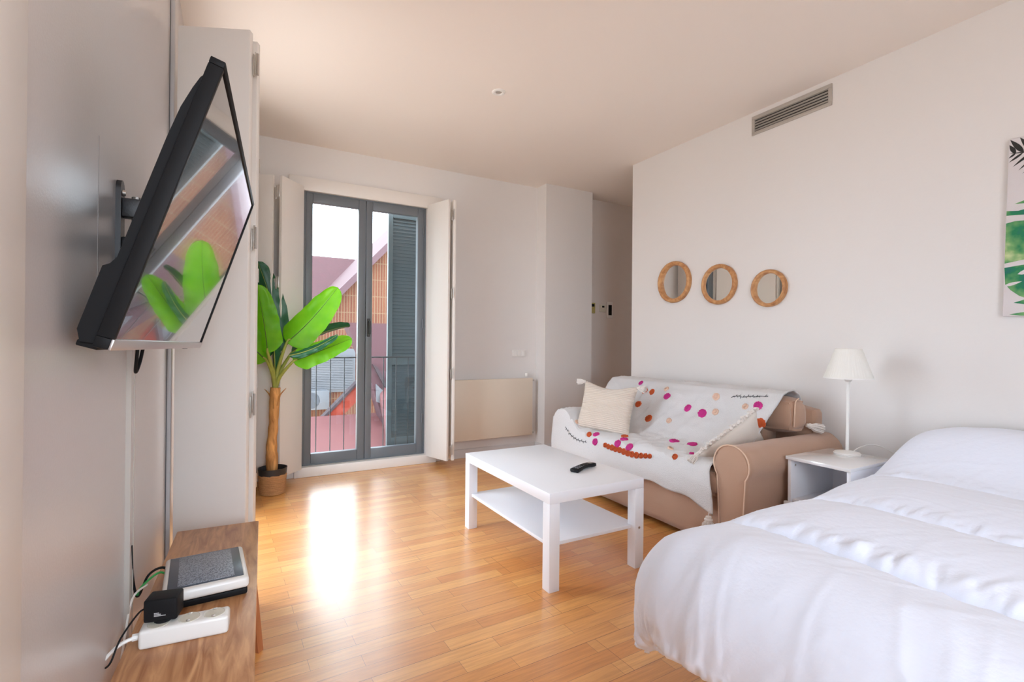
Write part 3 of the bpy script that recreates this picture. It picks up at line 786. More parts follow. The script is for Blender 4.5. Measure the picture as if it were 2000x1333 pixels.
# ================================================================= PILLOWS ON THE SOFA
def pillow(M4, w, h, th, label, tass=(0, 1, 2, 3), m=None, fringe=None, dip=.0):
    t = thing('throw_pillow', label=label, cat='pillow', group='pillows on the sofa', M=M4)
    bm = bmesh.new(); n = 26
    def f(side):
        def g(u, v):
            a, b = u * 2 - 1, v * 2 - 1
            x = a * w / 2 * (1 - .07 * (1 - b * b)) ; z = b * h / 2 * (1 - .06 * (1 - a * a))
            if b > 0: z -= dip * (1 - a * a) ** 2 * b
            q = max(0, (1 - a ** 4) * (1 - b ** 4)) ** .5
            y = side * th / 2 * q * (.8 + .2 * (1 - a * a) * (1 - b * b)) + .005 * noise.noise(Vector((x * 12, z * 12, side * 3))) * q
            return Vector((x, y, z))
        return g
    grid(n, n, f(1), bm); grid(n, n, f(-1), bm); bmesh.ops.remove_doubles(bm, verts=bm.verts, dist=1e-5)
    c = obj('cover', bm, m or M_pillow, t, local=True, smooth=80)
    cor = [(-w / 2, -h / 2), (w / 2, -h / 2), (w / 2, h / 2), (-w / 2, h / 2)]
    for k in tass:
        x, z = cor[k]; d = Vector((math.copysign(.6, x), -.1, math.copysign(.4, z) - .5))
        obj('tassel', tassel_bm((x * .97, 0, z * .97), .07, .022, d), M_tassel, t, local=True)
    if fringe:
        bm = bmesh.new()
        for k in range(34):
            s = k / 33; x = -w / 2 + .01; z = -h / 2 + s * h
            if fringe == 'top': x, z = -w / 2 + s * w, h / 2 - .01
            tube([(x, 0, z), (x + (-.012 if fringe != 'top' else 0), -.008 * random.random(), z + (.0 if fringe != 'top' else .012)), (x + random.uniform(-.02, -.01) * (fringe != 'top'), random.uniform(-.015, .01), z + random.uniform(-.008, .008) + (.022 if fringe == 'top' else 0))], .009, 6, bm=bm)
        obj('fringe', bm, M_tassel, t, local=True)
    return t
def basis(o, ex, ez):
    ex = Vector(ex).normalized(); ez = Vector(ez); ez = (ez - ex * ez.dot(ex)).normalized(); ey = ez.cross(ex)
    m = Matrix((ex, ey, ez)).transposed().to_4x4(); m.translation = Vector(o); return m
pillow(basis((2.42, 2.865, .650), (.15, -.42, -.02), (.06, .125, .315)), .45, .37, .12,
       'beige ribbed square pillow with corner tassels, leaning on the far arm', m=M_pillow, dip=.03)
pillow(basis((2.560, 1.905, .530), (.37, -.13, .26), (-.42, -.15, .50)), .45, .27, .09,
       'beige fringed pillow tipped against the near rolled arm', tass=(3,), m=M_pillowB, fringe='top')

# ================================================================= NIGHTSTAND + LAMP
nx0, nx1, ny0, ny1, nz = 2.565, 2.985, 1.262, 1.582, .541
t = thing('nightstand', (2.775, 1.39, 0), 'glossy white nightstand with open shelf and drawer beside the bed', 'nightstand')
obj('top_panel', bx(nx0, nx1, ny0, ny1, nz - .018, nz, .002), M_whiteGloss, t)
obj('side_panel', bx(nx0 + .012, nx1, ny1 - .024, ny1 - .006, 0, nz - .018, .001), M_white, t)
obj('side_panel', bx(nx0 + .012, nx1, ny0 + .006, ny0 + .024, 0, nz - .018, .001), M_white, t)
obj('back_panel', bx(nx1 - .012, nx1 - .004, ny0 + .024, ny1 - .024, .03, nz - .018), M_white, t)
obj('shelf', bx(nx0 + .02, nx1 - .012, ny0 + .024, ny1 - .024, .30, .316, .001), M_white, t)
d = obj('drawer', bx(nx0 - .008, nx0 + .012, ny0 + .002, ny1 + .004, .03, .302, .002), M_white, t)
obj('screw', lathe([(0, .001), (.006, .001), (.006, 0)], seg=12, M=Matrix.Translation((nx0 + .05, ny1 - .0245, nz - .05)) @ Matrix.Rotation(PI / 2, 4, 'X')), M_chrome, t)
lx, ly = 2.90, 1.446
t = thing('table_lamp', (lx, ly, nz), 'white table lamp with pleated shade and thin stem on the nightstand', 'lamp')
obj('base', lathe([(0, nz), (.062, nz), (.064, nz + .006), (.058, nz + .013), (.03, nz + .017), (.011, nz + .022), (0, nz + .022)], lx, ly, 40), M_plW, t)
obj('stem', tube([(lx, ly, nz + .018), (lx + .002, ly, .70), (lx + .006, ly, .94)], .0085, 14), M_plW, t)
obj('socket', lathe([(0, .93), (.012, .932), (.02, .945), (.02, .99), (.012, .995), (0, .995)], lx + .006, ly, 20), M_plW, t)
bm = lathe([(.112, .952), (.1125, .956), (.061, 1.108), (.060, 1.112)], lx + .006, ly, 144, rip=lambda k, z: 1 + .012 * math.sin(k * PI / 1.5))
sh = solid(obj('lamp_shade', bm, M_shade, t, smooth=60), .0015)
obj('shade_rim', lathe([(.1115, .950), (.1145, .950), (.1145, .957), (.1115, .957), (.1115, .950)], lx + .006, ly, 48), M_plW, sh)
obj('power_cord', tube([(lx + .05, ly, nz + .005), (2.99, 1.43, nz + .03), (3.06, 1.40, nz + .045), (3.12, 1.35, nz + .02), (3.17, 1.30, nz - .06), (3.18, 1.28, .35)], .0028, 8, sm=8), M_plW, t)

# ================================================================= BED
t = thing('bed', (2.1, .45, 0), 'low bed almost hidden under the white duvet', 'bed')
obj('bed_base', bx(1.34, 3.16, -.30, 1.04, .12, .28, .01), mat('bed_base_fabric', (.3, .3, .31, 1), .9), t)
obj('mattress', cushion(1.28, 3.16, -.32, 1.06, .28, .50, wr=.002), M_cloth, t)
for x in (1.45, 3.05):
    for y in (-.2, .94): obj('leg', bx(x - .03, x + .03, y - .03, y + .03, 0, .13, .004), M_leg, t)
BX0, BX1, BY0, BY1, R, ZT = 1.03, 3.16, -.36, 1.165, .19, .56
cx0, cy1, cy0 = BX0 + R, BY1 - R, BY0 + R
HANG = R * PI / 2 + .09
seams = [-.6, 1.405, 1.885, 2.46, 3.25]; seams[0] = 1.405 - .55
NU, NV = 300, 230
def ch(a):
    """distance-based puff of the quilt channels; a is the flattened coordinate along the bed"""
    for s0, s1 in zip(seams, seams[1:]):
        if s0 <= a < s1:
            q = (a - s0) / (s1 - s0); return s0, s1, q
    return seams[-2], seams[-1], .999
def duvetf(u, v):
    a = (cx0 - HANG) + u * (BX1 - cx0 + HANG)
    hs = HANG + .10
    b = (cy0 - HANG) + v * (cy1 + hs - cy0 + HANG)
    qx, qy = max(a, cx0), min(max(b, cy0), cy1)
    d = Vector((a - qx, b - qy)); dist = d.length
    s0, s1, q = ch(a)
    # hem line a little uneven
    hem = 1 + .05 * noise.noise(Vector((b * 2.2, a, 0)))
    if dist < 1e-6:
        p = Vector((a, b, ZT)); n = Vector((0, 0, 1))
    else:
        e = d / dist; dist *= hem if dist > R * PI / 2 else 1
        if a < cx0 and b < cy1: dist -= max(0, dist - R * PI / 2) * .55 * max(0, min(1, (cy1 + .05 - b) / .5))
        if dist < R * PI / 2:
            th = dist / R
            p = Vector((qx + e.x * R * math.sin(th), qy + e.y * R * math.sin(th), ZT - R * (1 - math.cos(th))))
            n = Vector((e.x * math.sin(th), e.y * math.sin(th), math.cos(th)))
        else:
            k = dist - R * PI / 2
            if k > .08: k = .08 + .12 * (1 - math.exp(-(k - .08) / .12))
            p = Vector((qx + e.x * R, qy + e.y * R, ZT - R - k)) - Vector((e.x, e.y, 0)) * k * .12
            n = Vector((e.x, e.y, 0))
            f = min(1, k / .06)
            ang = math.atan2(e.y, e.x)
            run = b * 1.0 + a * 1.0 + ang * .3
            fold = math.sin(run * 26 + 2 * noise.noise(Vector((run * 4, 0, 0))))
            p += n * fold * .010 * f
    # quilt puff
    side = 1 - .6 * max(0, min(1, (b - cy1 + .12) / .2))
    puff = .058 * side * (math.sin(PI * q) ** .5 if 0 < q < 1 else 0)
    if a < seams[1]: puff = .058 * side * (math.sin(PI * (.5 + .5 * max(0, q * 1.5 - .5))) ** .5)
    # pillow hump near the head
    sm_ = lambda t_: (lambda c_: c_ * c_ * (3 - 2 * c_))(max(0, min(1, t_)))
    p.z += .148 * sm_((a - 2.50) / .42) * sm_((1.30 - b) / .26)
    p.y += .055 * sm_((a - 1.9) / .6) * sm_((b - .6) / .5)
    sd = a - s1 if s1 - a < a - s0 else a - s0      # signed distance to the nearest seam
    env = math.exp(-((sd - .04) / .038) ** 2)
    w_ = noise.noise(Vector((a * 2, b * 2, 3))) * .3
    gather = env * (noise.noise(Vector((b * 22, a * 9, 1.0))) * .010 + noise.noise(Vector((b * 55, a * 14, 4.0))) * .009)
    rid = lambda f: max(0, 1 - abs(noise.noise(f)) * 2.6)
    fade = math.exp(-abs(sd) / .10)
    gl = fade * (rid(Vector((b * 11 + a * 7, a * 2.2, 11))) ** 3 * .006 + noise.noise(Vector((b * 34 + a * 10, a * 5, 2))) * .003)
    soft = noise.noise(Vector((a * 2.2, b * 1.6, 7))) * .005
    puff -= .018 * math.exp(-(sd / .014) ** 2) * side
    gather += env * rid(Vector((b * 19 + a * 6, a * 4, 31))) ** 2 * .009 * max(0, .6 + noise.noise(Vector((b * 5, a * 3, 77))) * 1.6)
    diag = rid(Vector((a * 1.3 - b * 2 + w_, (a + b * .6 + w_) * 7, 25))) ** 6 * .0016 + gl
    if a < cx0 + .05:
        f_ = min(1, (cx0 + .05 - a) / .15); q_ = b + (cx0 - a) * .35 + w_ * .3
        diag += (rid(Vector((q_ * 8, a * 1.6, 15))) ** 7 * .0022 + rid(Vector((q_ * 5 + 3, a * 1.1, 35))) ** 3 * .0012 + math.sin(q_ * 24 + 4 * noise.noise(Vector((q_ * 3, a, 1)))) * .0013) * f_
    # seam wander
    return p + n * (puff + gather + soft + diag)
bm = grid(NU, NV, duvetf)
o = obj('duvet', bm, M_cloth, smooth=0)
for f in o.data.polygons: f.use_smooth = True
props(o, 'puffy white quilted duvet covering the whole bed', 'duvet')
solid(o, .012, -1)

# ================================================================= LOW BENCH AT THE LEFT WALL
BH = .42
ang = math.atan2(.050, 1.03)
Mb = Matrix.Translation((.096, 2.190, 0)) @ Matrix.Rotation(-ang, 4, 'Z')
t = thing('wooden_bench', label='low reclaimed oak bench along the left wall under the television', cat='bench', M=Mb)
bench = t
bt = obj('bench_top', bx(-.268, 0, -1.20, 0, BH - .028, BH, .003), M_bench, t, local=True)
for y in (-.17, -1.08):
    for x, dx in ((-.04, .045), (-.228, -.0)):
        bm = tube([(x, y, BH - .028), (x + dx, y - .0, .0)], lambda s: .024 - .008 * s, 4, sq=1.0)
        obj('leg', bm, M_leg, t, local=True, smooth=20)

# ---- router
def onb(x, y, z, rot=0): return Matrix.Translation((x, y, z)) @ Matrix.Rotation(rot, 4, 'Z')
Mr = onb(-.060, 1.672, BH, math.radians(3))
t = thing('wifi_router', label='white and dark router lying flat on the wooden bench', cat='router', M=Mr)
obj('stand', bx(-.095, .098, -.105, .115, 0.0, .020, .006, 3), M_black, t, local=True)
Mt = Matrix.Translation((0, 0, .026)) @ Matrix.Rotation(math.radians(0), 4, 'X')
obj('casing', bx(-.100, .100, -.125, .122, .0, .030, .009, 3, M=Mt), M_plW, t, local=True)
obj('spacer', bx(-.08, .08, -.09, .10, .018, .028), M_dark, t, local=True)
def gp():
    m = mat('perforated_top', srgb(112, 120, 132), .35, bump=0)
    b = m.node_tree.nodes['Principled BSDF']; tcn = N(m, 'ShaderNodeTexCoord'); v = N(m, 'ShaderNodeTexVoronoi'); v.inputs['Scale'].default_value = 260
    L(m, tcn.outputs['Object'], v.inputs['Vector']); r = N(m, 'ShaderNodeValToRGB'); L(m, v.outputs['Distance'], r.inputs[0])
    r.color_ramp.elements[0].color = srgb(60, 66, 76); r.color_ramp.elements[1].color = srgb(146, 154, 166); r.color_ramp.elements[0].position = .2; r.color_ramp.elements[1].position = .6
    L(m, r.outputs[0], b.inputs['Base Color']); return m
obj('top_plate', bx(-.088, .088, -.108, .112, .029, .0312, .002, M=Mt), mat('slate_plate', srgb(74, 82, 94), .3), t, local=True)
obj('grille', bx(-.066, .066, -.100, .104, .031, .0322, .0005, M=Mt), gp(), t, local=True)

# ---- power strip + adaptor
Ms = onb(-.090, 1.415, BH, math.radians(-5))
t = thing('power_strip', label='white power strip with open round sockets on the bench', cat='power strip', M=Ms)
bm = bx(-.090, .090, -.027, .027, 0, .044, .008, 3)
obj('body', bm, M_plW, t, local=True)
for x in (-.055, 0.006, .058):
    s = obj('socket', lathe([(.0205, .0445), (.0225, .0450), (.0225, .0438), (.0195, .0435), (.0195, .0442), (.0, .0442)], x, 0, 28), M_plI, t, local=True)
    if x > -.05:
        for sy in (-1, 1): obj('contact_clip', bx(x - .004, x + .004, sy * .017 - .002, sy * .017 + .002, .0435, .0475, .0005), M_chrome, s, local=True)
obj('power_cord', tube([(-.088, 0, .022), (-.105, -.002, .022)], .008, 8), M_plW, t, local=True)
obj('power_cord', tube([(-.10, -.002, .022), (-.125, -.015, .018), (-.145, -.05, .008), (-.152, -.11, .006), (-.150, -.20, .006)], .0042, 8, sm=8), M_plW, t, local=True)
Ma = onb(-.137, 1.432, BH + .0445, math.radians(-12))
t = thing('power_adapter', label='black plug-in power adapter standing on the power strip', cat='adapter', M=Ma)
obj('body', bx(-.034, .034, -.022, .030, .006, .058, .005, 3), M_black, t, local=True)
obj('plug_collar', lathe([(0, 0), (.0185, 0), (.0185, .010), (0, .010)], 0, 0, 24), M_black, t, local=True)
M_ink = mat('white_print', (.6, .6, .6, 1), .6)
bm = bmesh.new()
for r_, n_ in enumerate((3, 4, 7)):
    x = -.012
    for k in range(n_ * 2):
        ww = random.uniform(.0009, .0017); bx(x, x + ww, -.0223, -.0219, .026 - r_ * .0032, .028 - r_ * .0032, bm=bm); x += ww + .0004
obj('printed_text', bm, M_ink, t, local=True, smooth=0)
obj('power_cord', tube([(-.033, .0, .03), (-.046, -.01, .028), (-.062, -.06, .0), (-.070, -.085, -.035), (-.074, -.10, -.039)], .002, 6, sm=6), M_black, t, local=True)
# cables
t = obj('network_cable', tube([(-.150, 1.735, BH + .02), (-.175, 1.725, BH + .045), (-.21, 1.69, BH + .03), (-.218, 1.66, BH + .02)], .003, 6, sm=6), M_green)
props(t, 'short green cable plugged into the router end', 'cable')
t = obj('black_cable', tube([(-.145, 1.745, BH + .025), (-.17, 1.745, BH + .05), (-.200, 1.72, BH + .045), (-.216, 1.68, BH + .01), (-.222, 1.66, BH + .03), (-.226, 1.64, BH + .09), (-.2255, 1.615, BH + .17)], .0035, 6, sm=6), M_black)
props(t, 'black cable looping from the wall trunking to the router', 'cable')
t = obj('pale_cable', tube([(-.2, 1.69, BH + .03), (-.222, 1.62, BH + .03), (-.226, 1.54, BH - .03), (-.226, 1.46, BH - .1), (-.226, 1.4, BH - .2)], .0028, 6, sm=6), M_plW)
props(t, 'thin pale cable dropping behind the bench by the wall', 'cable')
# trunking below the television
t = thing('cable_trunking', (XL, 1.60, .05), 'white vertical cable trunking on the left wall under the television', 'cable trunking')
obj('channel', bx(XL, XL + .010, 1.585, 1.635, .05, 1.20, .002), M_wallL, t)
obj('cover_edge', bx(XL, XL + .0115, 1.582, 1.586, .05, 1.20), M_vent, t)
obj('cover_edge', bx(XL, XL + .0115, 1.634, 1.638, .05, 1.20), M_vent, t)
t = thing('wall_outlet', (XL, 1.42, .30), 'pale wall socket low behind the bench', 'socket')
obj('plate', bx(XL, XL + .008, 1.37, 1.45, .27, .35, .003), M_plW, t)

# ================================================================= TELEVISION
NT, NB, FB, FT = Vector((-.013, 1.004, 1.608)), Vector((-.170, .983, 1.113)), Vector((-.094, 1.930, 1.105)), Vector((.063, 1.951, 1.600))
wv = (FT - NT).normalized(); hv = (NT - NB); hv = (hv - wv * hv.dot(wv)).normalized(); nv = wv.cross(hv)
cen = (NT + NB + FB + FT) / 4
Mtv = Matrix((wv, hv, nv)).transposed().to_4x4(); Mtv.translation = cen
TW, TH = .950, .522
t = thing('television', label='flat black television tilted down on a wall arm, screen reflecting the window', cat='television', M=Mtv)
b = .012
bm = bmesh.new()
bx(-TW / 2, TW / 2, TH / 2 - b, TH / 2, -.024, 0, .002, bm=bm)
bx(-TW / 2, -TW / 2 + b, -TH / 2 + .018, TH / 2 - b, -.024, 0, .002, bm=bm); bx(TW / 2 - b, TW / 2, -TH / 2 + .018, TH / 2 - b, -.024, 0, .002, bm=bm)
bx(-TW / 2, TW / 2, -TH / 2, -TH / 2 + .018, -.024, -.003, .002, bm=bm)
obj('bezel', bm, M_black, t, local=True)
obj('lower_trim', bx(-TW / 2, TW / 2, -TH / 2, -TH / 2 + .018, -.003, .001, .001), M_silver, t, local=True, label='silver strip along the lower edge')
obj('screen', bx(-TW / 2 + b - .001, TW / 2 - b + .001, -TH / 2 + .017, TH / 2 - b + .001, -.012, -.003), M_screen, t, local=True)
def ring(pts, x, bm): return [bm.verts.new((x, y, z)) for y, z in pts]
pr = [(-TH / 2 + .004, -.024), (-TH / 2 + .002, -.046), (-TH / 2 + .02, -.056), (-.135, -.057), (-.128, -.048), (-.115, -.042), (.10, -.042), (.16, -.040), (.20, -.034), (.222, -.029), (.232, -.024)]
bm = bmesh.new(); A = ring(pr, -TW / 2 + .012, bm); A2 = ring([(y, z * 1.0) for y, z in pr], -TW / 2 + .03, bm); B2 = ring(pr, TW / 2 - .03, bm); B = ring(pr, TW / 2 - .012, bm)
for P_, Q_ in ((A, A2), (A2, B2), (B2, B)):
    for k in range(len(pr) - 1): bm.faces.new((P_[k], P_[k + 1], Q_[k + 1], Q_[k]))
bm.faces.new(A); bm.faces.new(B)
for q in (A, B):
    for v_ in q:
        if v_.co.z < -.03: v_.co.z = -.028 + (v_.co.z + .028) * .9
obj('rear_housing', bm, M_black, t, local=True, smooth=40)
obj('bottom_lip', bx(-TW / 2 + .02, TW / 2 - .02, -TH / 2 - .006, -TH / 2 + .004, -.050, -.02, .002), M_black, t, local=True)
obj('foot_socket', bx(.25, .31, -TH / 2 - .006, -TH / 2, -.022, -.01, .002), M_black, t, local=True)
x0 = -.03
obj('power_cord', tube([(x0 - .02, -TH / 2 + .01, -.06), (x0 - .015, -TH / 2 - .035, -.05), (x0 + .005, -TH / 2 - .072, -.045), (x0 + .03, -TH / 2 - .045, -.05), (x0 + .04, -TH / 2 + .01, -.06)], .0038, 8, sm=8), M_black, t, local=True)
# wall bracket
t = thing('television_wall_bracket', (XL, 1.455, 1.40), 'black steel wall bracket arm holding the tilted television', 'tv bracket')
bm = bmesh.new(); yc, zc0, zc1, hw = 1.452, 1.30, 1.475, .024
pts = [(yc - hw, zc0), (yc + hw, zc0)] + [(yc + hw * math.cos(a * PI / 8), zc1 + hw * math.sin(a * PI / 8)) for a in range(0, 9)]
prism(pts, XL, XL + .010, 'X', bm=bm)
obj('wall_plate', bm, M_blackM, t, smooth=30)
for z in (1.31, 1.47): obj('bolt', lathe([(0, .006), (.006, .006), (.008, 0)], seg=12, M=Matrix.Translation((XL + .010, yc, z)) @ Matrix.Rotation(PI / 2, 4, 'Y')), M_chrome, t)
for z in (1.435, 1.345):
    bm = bx(XL + .010, XL + .052, yc - .016, yc + .016, z - .022, z + .022, .003); obj('arm_joint', bm, M_blackM, t)
    obj('bolt', tube([(XL + .035, yc, z - .028), (XL + .035, yc, z + .028)], .009, 10), M_chrome, t)
bm = tube([(XL + .038, yc, 1.438), (XL + .125, yc + .03, 1.385)], .016, 4); obj('arm', bm, M_blackM, t, smooth=20)
bm = tube([(XL + .038, yc, 1.345), (XL + .125, yc + .03, 1.36)], .016, 4); obj('arm', bm, M_blackM, t, smooth=20)
obj('screen_plate', bx(-.06, .06, -.06, .06, -.052, -.044, .002, M=Mtv @ Matrix.Translation((0, 0, -.002))), M_blackM, t)

# ================================================================= BANANA PLANT
px, py = .268, 4.065
t = thing('banana_plant', (px, py, 0), 'artificial banana plant with big green leaves in a basket by the balcony door', 'potted plant')
plant = t
prof = [(0, .002), (.080, .002)]
for k in range(40):
    z = .004 + k * .0035; prof.append((.083 + .012 * (z / .14) + (.0025 if k % 4 < 2 else 0), z))
prof += [(.094, .145), (.090, .145), (.088, .08), (0, .08)]
obj('basket', lathe(prof, px, py, 48, rip=lambda k, z: 1 + .012 * math.sin(k * 1.3 + z * 300)), M_basket, t)
obj('inner_pot', lathe([(.086, .09), (.0935, .135), (.0985, .185), (.0995, .190), (.0955, .190), (.092, .17), (.088, .15), (0, .15)], px, py, 48), M_blackM, t, label='black plastic inner pot')
obj('soil', lathe([(0, .158), (.09, .156), (.09, .15), (0, .15)], px, py, 24), M_soil, t)
tp = [(px - .004, py, .15), (px - .006, py, .26), (px - .008, py, .36), (px + .002, py - .0, .50), (px + .006, py, .62), (px + .010, py, .72), (px + .014, py, .78)]
bm = tube(tp, lambda s: .036 + .006 * math.sin(s * 9) * (1 - s) - .002 * s + .0035 * noise.noise(Vector((s * 14, 1, 2))), 16, sm=7)
trunk = obj('trunk', bm, M_trunk, t, smooth=60)
for (a, z, l, o_) in ((.3, .70, .10, .055), (2.7, .71, .09, .05), (1.5, .66, .12, .02), (4.4, .66, .13, .018), (5.4, .68, .09, .03)):
    c_, s_ = math.cos(a), math.sin(a); b0 = Vector((px + .010 + c_ * .026, py + s_ * .026, z - .03))
    bm = tube([b0, b0 + Vector((c_ * .010, s_ * .010, l * .5)), b0 + Vector((c_ * o_, s_ * o_, l))], lambda s: .016 * (1 - s) + .002, 8, sm=4, sq=.6)
    obj('dry_sheath', bm, M_trunk, trunk, smooth=60)
crown = Vector((px + .012, py, .765))
def banana_leaf(base, mid, tip, wid, nrm, m, stem=True, fold=.25, stem_r=.0085, edge=0, start=None):
    base, mid, tip = Vector(base), Vector(mid), Vector(tip); nrm = Vector(nrm).normalized()
    rib = smooth_pts([base, base.lerp(mid, .5) + (mid - base.lerp(tip, .5)) * .25, mid, mid.lerp(tip, .5) + (mid - base.lerp(tip, .5)) * .2, tip], 8)
    n = len(rib) - 1; bm = bmesh.new(); rows = []; K = 7
    for i, p in enumerate(rib):
        s = i / n
        T = (rib[min(i + 1, n)] - rib[max(i - 1, 0)]).normalized()
        side = T.cross(nrm).normalized(); nn = side.cross(T).normalized()
        ww = wid * (min(1, s / .16 + .0) ** .6) * (max(0, 1 - s ** 5) ** .55) * (1 - .12 * s)
        row = []
        for k in range(-K, K + 1):
            q = k / K
            rip = .012 * noise.noise(Vector((s * 8, q * 2.5, wid * 50))) * abs(q)
            row.append(bm.verts.new(p + side * ww * q * (1 + .05 * noise.noise(Vector((s * 9, q, 3)))) + nn * (fold * abs(q) * ww * -1 + rip + .0016 * math.sin(s * 60) * abs(q))))
        rows.append(row)
    for i in range(n):
        for k in range(2 * K): bm.faces.new((rows[i][k], rows[i + 1][k], rows[i + 1][k + 1], rows[i][k + 1]))
    lf = obj('leaf', bm, m, plant, smooth=0)
    for f in lf.data.polygons: f.use_smooth = True
    bm = tube(rib, lambda s: .0042 * (1 - .8 * s), 6)
    for i in range(4, n - 3, 6):     # side veins
        for sg in (-1, 1):
            pts = [rows[i + min(j // 3, n - i)][K + sg * j].co.copy() + nrm * .0005 for j in range(0, K)] if False else []
    obj('midrib', bm, M_vein if m is M_leaf else M_stem, lf)
    if stem:
        c = start or crown
        d = (base - c)
        st = [c, c + Vector((d.x * .25, d.y * .25, d.z * .45)), base, rib[3]]
        obj('petiole', tube(st, lambda s: .013 * (1 - s) + .005, 8, sm=8), M_stem, lf, smooth=60)
    return lf
F_ = (-.42, -.9, .12)

banana_leaf((.35, 4.03, 1.113), (.525, 4.00, 1.300), (.698, 3.96, 1.54), .125, F_, M_leaf)
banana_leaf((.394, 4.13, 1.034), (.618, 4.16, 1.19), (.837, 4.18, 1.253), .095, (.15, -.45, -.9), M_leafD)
banana_leaf((.39, 3.98, 0.975), (.590, 3.95, 1.060), (.800, 3.93, 1.150), .095, (-.45, -.85, .35), M_leaf, fold=.15)
banana_leaf((.359, 3.94, 1.02), (.526, 3.91, 1.075), (.692, 3.90, 1.176), .040, (-.3, -.75, .75), M_leafD, stem=False)
banana_leaf((.222, 3.97, 1.038), (.190, 3.93, 1.277), (.143, 3.90, 1.52), .105, (-.35, -.95, .05), M_leaf)
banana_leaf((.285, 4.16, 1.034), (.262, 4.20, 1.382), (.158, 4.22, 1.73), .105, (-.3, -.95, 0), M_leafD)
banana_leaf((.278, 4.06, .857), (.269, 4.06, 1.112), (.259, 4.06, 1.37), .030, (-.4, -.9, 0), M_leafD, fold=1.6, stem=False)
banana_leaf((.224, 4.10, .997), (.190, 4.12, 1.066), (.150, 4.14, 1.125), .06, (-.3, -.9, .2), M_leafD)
banana_leaf((.22, 4.00, .98), (.06, 3.92, 1.18), (-.02, 3.86, 1.42), .11, (-.2, -.9, .3), M_leaf)


# ================================================================= OUTSIDE
t = thing('balcony_railing', (1.04, 4.76, 0), 'thin dark metal balcony railing outside the glass door', 'railing')
obj('top_rail', bx(.40, 1.66, 4.752, 4.768, .972, .984, .002), M_greyD, t)
obj('bottom_rail', bx(.40, 1.66, 4.754, 4.766, .10, .11, .002), M_greyD, t)
for k in range(11): obj('baluster', bx(.414 + k * .1215, .422 + k * .1215, 4.756, 4.764, .11, .973, .0015), M_greyD, t)
t = thing('balcony_ledge', (1.04, 4.8, 0), 'narrow white balcony ledge beneath the outside railing', 'balcony')
obj('slab', bx(.3, 1.8, 4.747, 5.02, -.1, .06, .004), M_ext, t)
t = thing('louvred_shutter', (1.6, 4.84, 0), 'grey green louvred outside shutter covering half of the right pane', 'shutter')
X0, X1, Y0 = 1.325, 1.80, 4.835
bm = bx(X0, X0 + .045, Y0, Y0 + .04, .10, 2.43, .003); bx(X1 - .045, X1, Y0, Y0 + .04, .10, 2.43, .003, bm=bm)
for za, zb in ((.10, .18), (.90, .98), (2.35, 2.43)): bx(X0 + .045, X1 - .045, Y0, Y0 + .04, za, zb, .003, bm=bm)
obj('frame', bm, M_louvreL, t)
for (za, zb) in ((.18, .90), (.98, 2.35)):
    n_ = int((zb - za) / .034)
    for k in range(n_):
        z = za + (k + .5) * (zb - za) / n_
        obj('louvre', bx(X0 + .045, X1 - .045, -.020, .020, -.003, .003, M=Matrix.Translation((0, Y0 + .02, z)) @ Matrix.Rotation(math.radians(62), 4, 'X')), M_louvre, t, smooth=0)
# neighbouring houses
YG = 12.0
t = thing('brick_house', (2.2, YG, -3), 'brick gabled house with mauve roof across the street', 'house')
# gable: left foot .. apex to the right, eave edge rises to the right
# edge passes (2.06,2.03)-(3.31,3.38)
s_ = (3.38 - 2.03) / (3.31 - 2.06)
def edge(x): return 2.03 + (x - 2.06) * s_
apex = 4.9
obj('wall', prism([(1.0, -4), (8.5, -4), (8.5, edge(apex) - (8.5 - apex) * s_ * .9), (apex, edge(apex)), (1.0, edge(1.0))], YG, YG + 5, 'Y'), M_brick, t, smooth=0)
bm = prism([(.85, edge(.85) + .05), (apex, edge(apex) + .05), (apex, edge(apex) + .21), (.85, edge(.85) + .21)], YG - .12, YG + 5, 'Y')
obj('roof', bm, M_roof, t, smooth=0)
obj('verge', prism([(.85, edge(.85) + .03), (apex, edge(apex) + .03), (apex, edge(apex) + .23), (.85, edge(.85) + .23)], YG - .27, YG - .12, 'Y'), M_roofT, t, smooth=0)
bm = bx(1.45, 2.52, YG - .06, YG + .02, -.05, .95, .01); o = obj('window', bm, M_ext, t)
bm = bmesh.new()
for k in range(20): bx(1.5, 2.46, YG - .078, YG - .058, .02 + k * .039, .05 + k * .039, bm=bm)
obj('blind', bm, M_ext, o, smooth=0)
t2 = thing('air_conditioner', (1.7, YG - .3, -.2), 'white air conditioner unit below the shuttered window outside', 'air conditioner')
obj('casing', bx(1.30, 1.90, YG - .34, YG - .02, -.40, .02, .02), M_ext, t2)
obj('fan_grille', lathe([(0, .01), (.17, .01), (.18, 0)], seg=28, M=Matrix.Translation((1.52, YG - .34, -.19)) @ Matrix.Rotation(PI / 2, 4, 'X')), mat('grille_grey', es(104, 112, 124), .6), t2)
t = thing('rear_roof', (2.2, 15, 0), 'long mauve tiled roof rising behind the brick gable', 'roof')
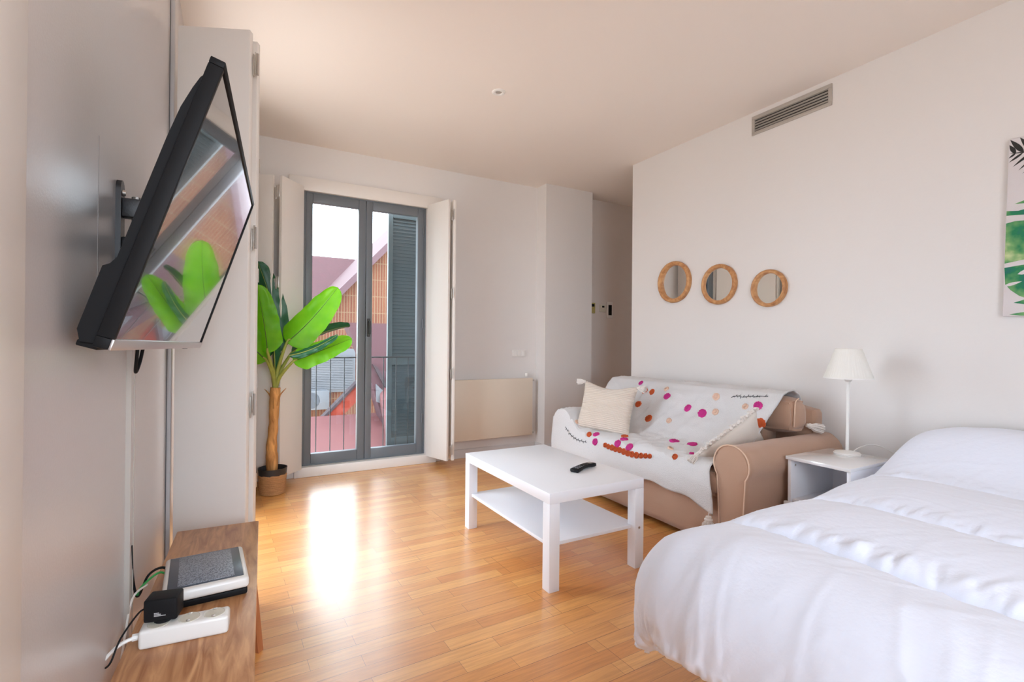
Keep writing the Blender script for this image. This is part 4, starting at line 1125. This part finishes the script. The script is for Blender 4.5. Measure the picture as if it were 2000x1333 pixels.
def quad(pts, th=.15):
    bm = bmesh.new(); vs = [bm.verts.new(p) for p in pts]; bm.faces.new(vs)
    r = bmesh.ops.extrude_face_region(bm, geom=bm.faces[:]); bmesh.ops.translate(bm, vec=(0, .02, -th), verts=[v for v in r['geom'] if isinstance(v, bmesh.types.BMVert)])
    return bm
obj('roof_slope', quad([(-.5, 14.0, .2), (8.0, 14.0, .2), (8.0, 17.0, 3.86), (-.5, 17.0, 3.86)]), M_roof, t, smooth=0)
obj('wall', bx(-.4, 7.9, 14.2, 19, -4, .3), M_brick, t)
obj('valley_strip', tube([(1.62, 15.75, 2.42), (2.2, 15.0, 1.52)], .10, 4), M_roofV, t, smooth=0)
# lower roofs in front
t = thing('lower_roof', (2, 9, -1), 'rose tiled roof sloping below the balcony', 'roof')
obj('roof_slope', quad([(-.5, 6.2, -2.6), (5.5, 6.2, -2.6), (5.5, 10.8, -.42), (-.5, 10.8, -.42)]), M_roofL, t, smooth=0)
obj('roof_slope', quad([(2.15, 6.6, -2.0), (3.9, 6.6, -2.0), (3.7, 10.4, 1.30), (2.75, 10.9, .42)]), M_roofL, t, smooth=0)
t = thing('orange_parapet', (2, 11, -.4), 'sunlit orange triangular parapet beside the brick wall', 'parapet')
obj('panel', prism([(1.66, -.50), (2.45, .32), (2.45, -.06), (2.0, -.50)], 10.92, 11.10, 'Y'), M_red, t, smooth=0)
obj('coping', prism([(1.60, -.50), (2.45, .37), (2.45, .31), (1.67, -.505)], 10.88, 11.14, 'Y'), M_roofV, t, smooth=0)
t = thing('dormer_roof', (2.9, 10.6, 1), 'dark rose pointed dormer roof seen through the right pane', 'roof')
obj('roof_slope', prism([(1.98, 1.50), (3.6, 1.50), (3.6, -.9), (2.85, -.9), (2.42, .55)], 10.3, 10.75, 'Y'), mat('deep_rose_roof', es(122, 74, 84), .8, var=.1, vscale=3), t, smooth=0)
obj('skylight', prism([(2.58, .25), (2.95, -.12), (2.80, -.20), (2.60, -.12)], 10.24, 10.31, 'Y'), M_ext, t, smooth=0)
obj('flashing', prism([(2.50, .66), (2.60, .60), (3.02, -.20), (2.93, -.15)], 10.22, 10.31, 'Y'), M_roofV, t, smooth=0)
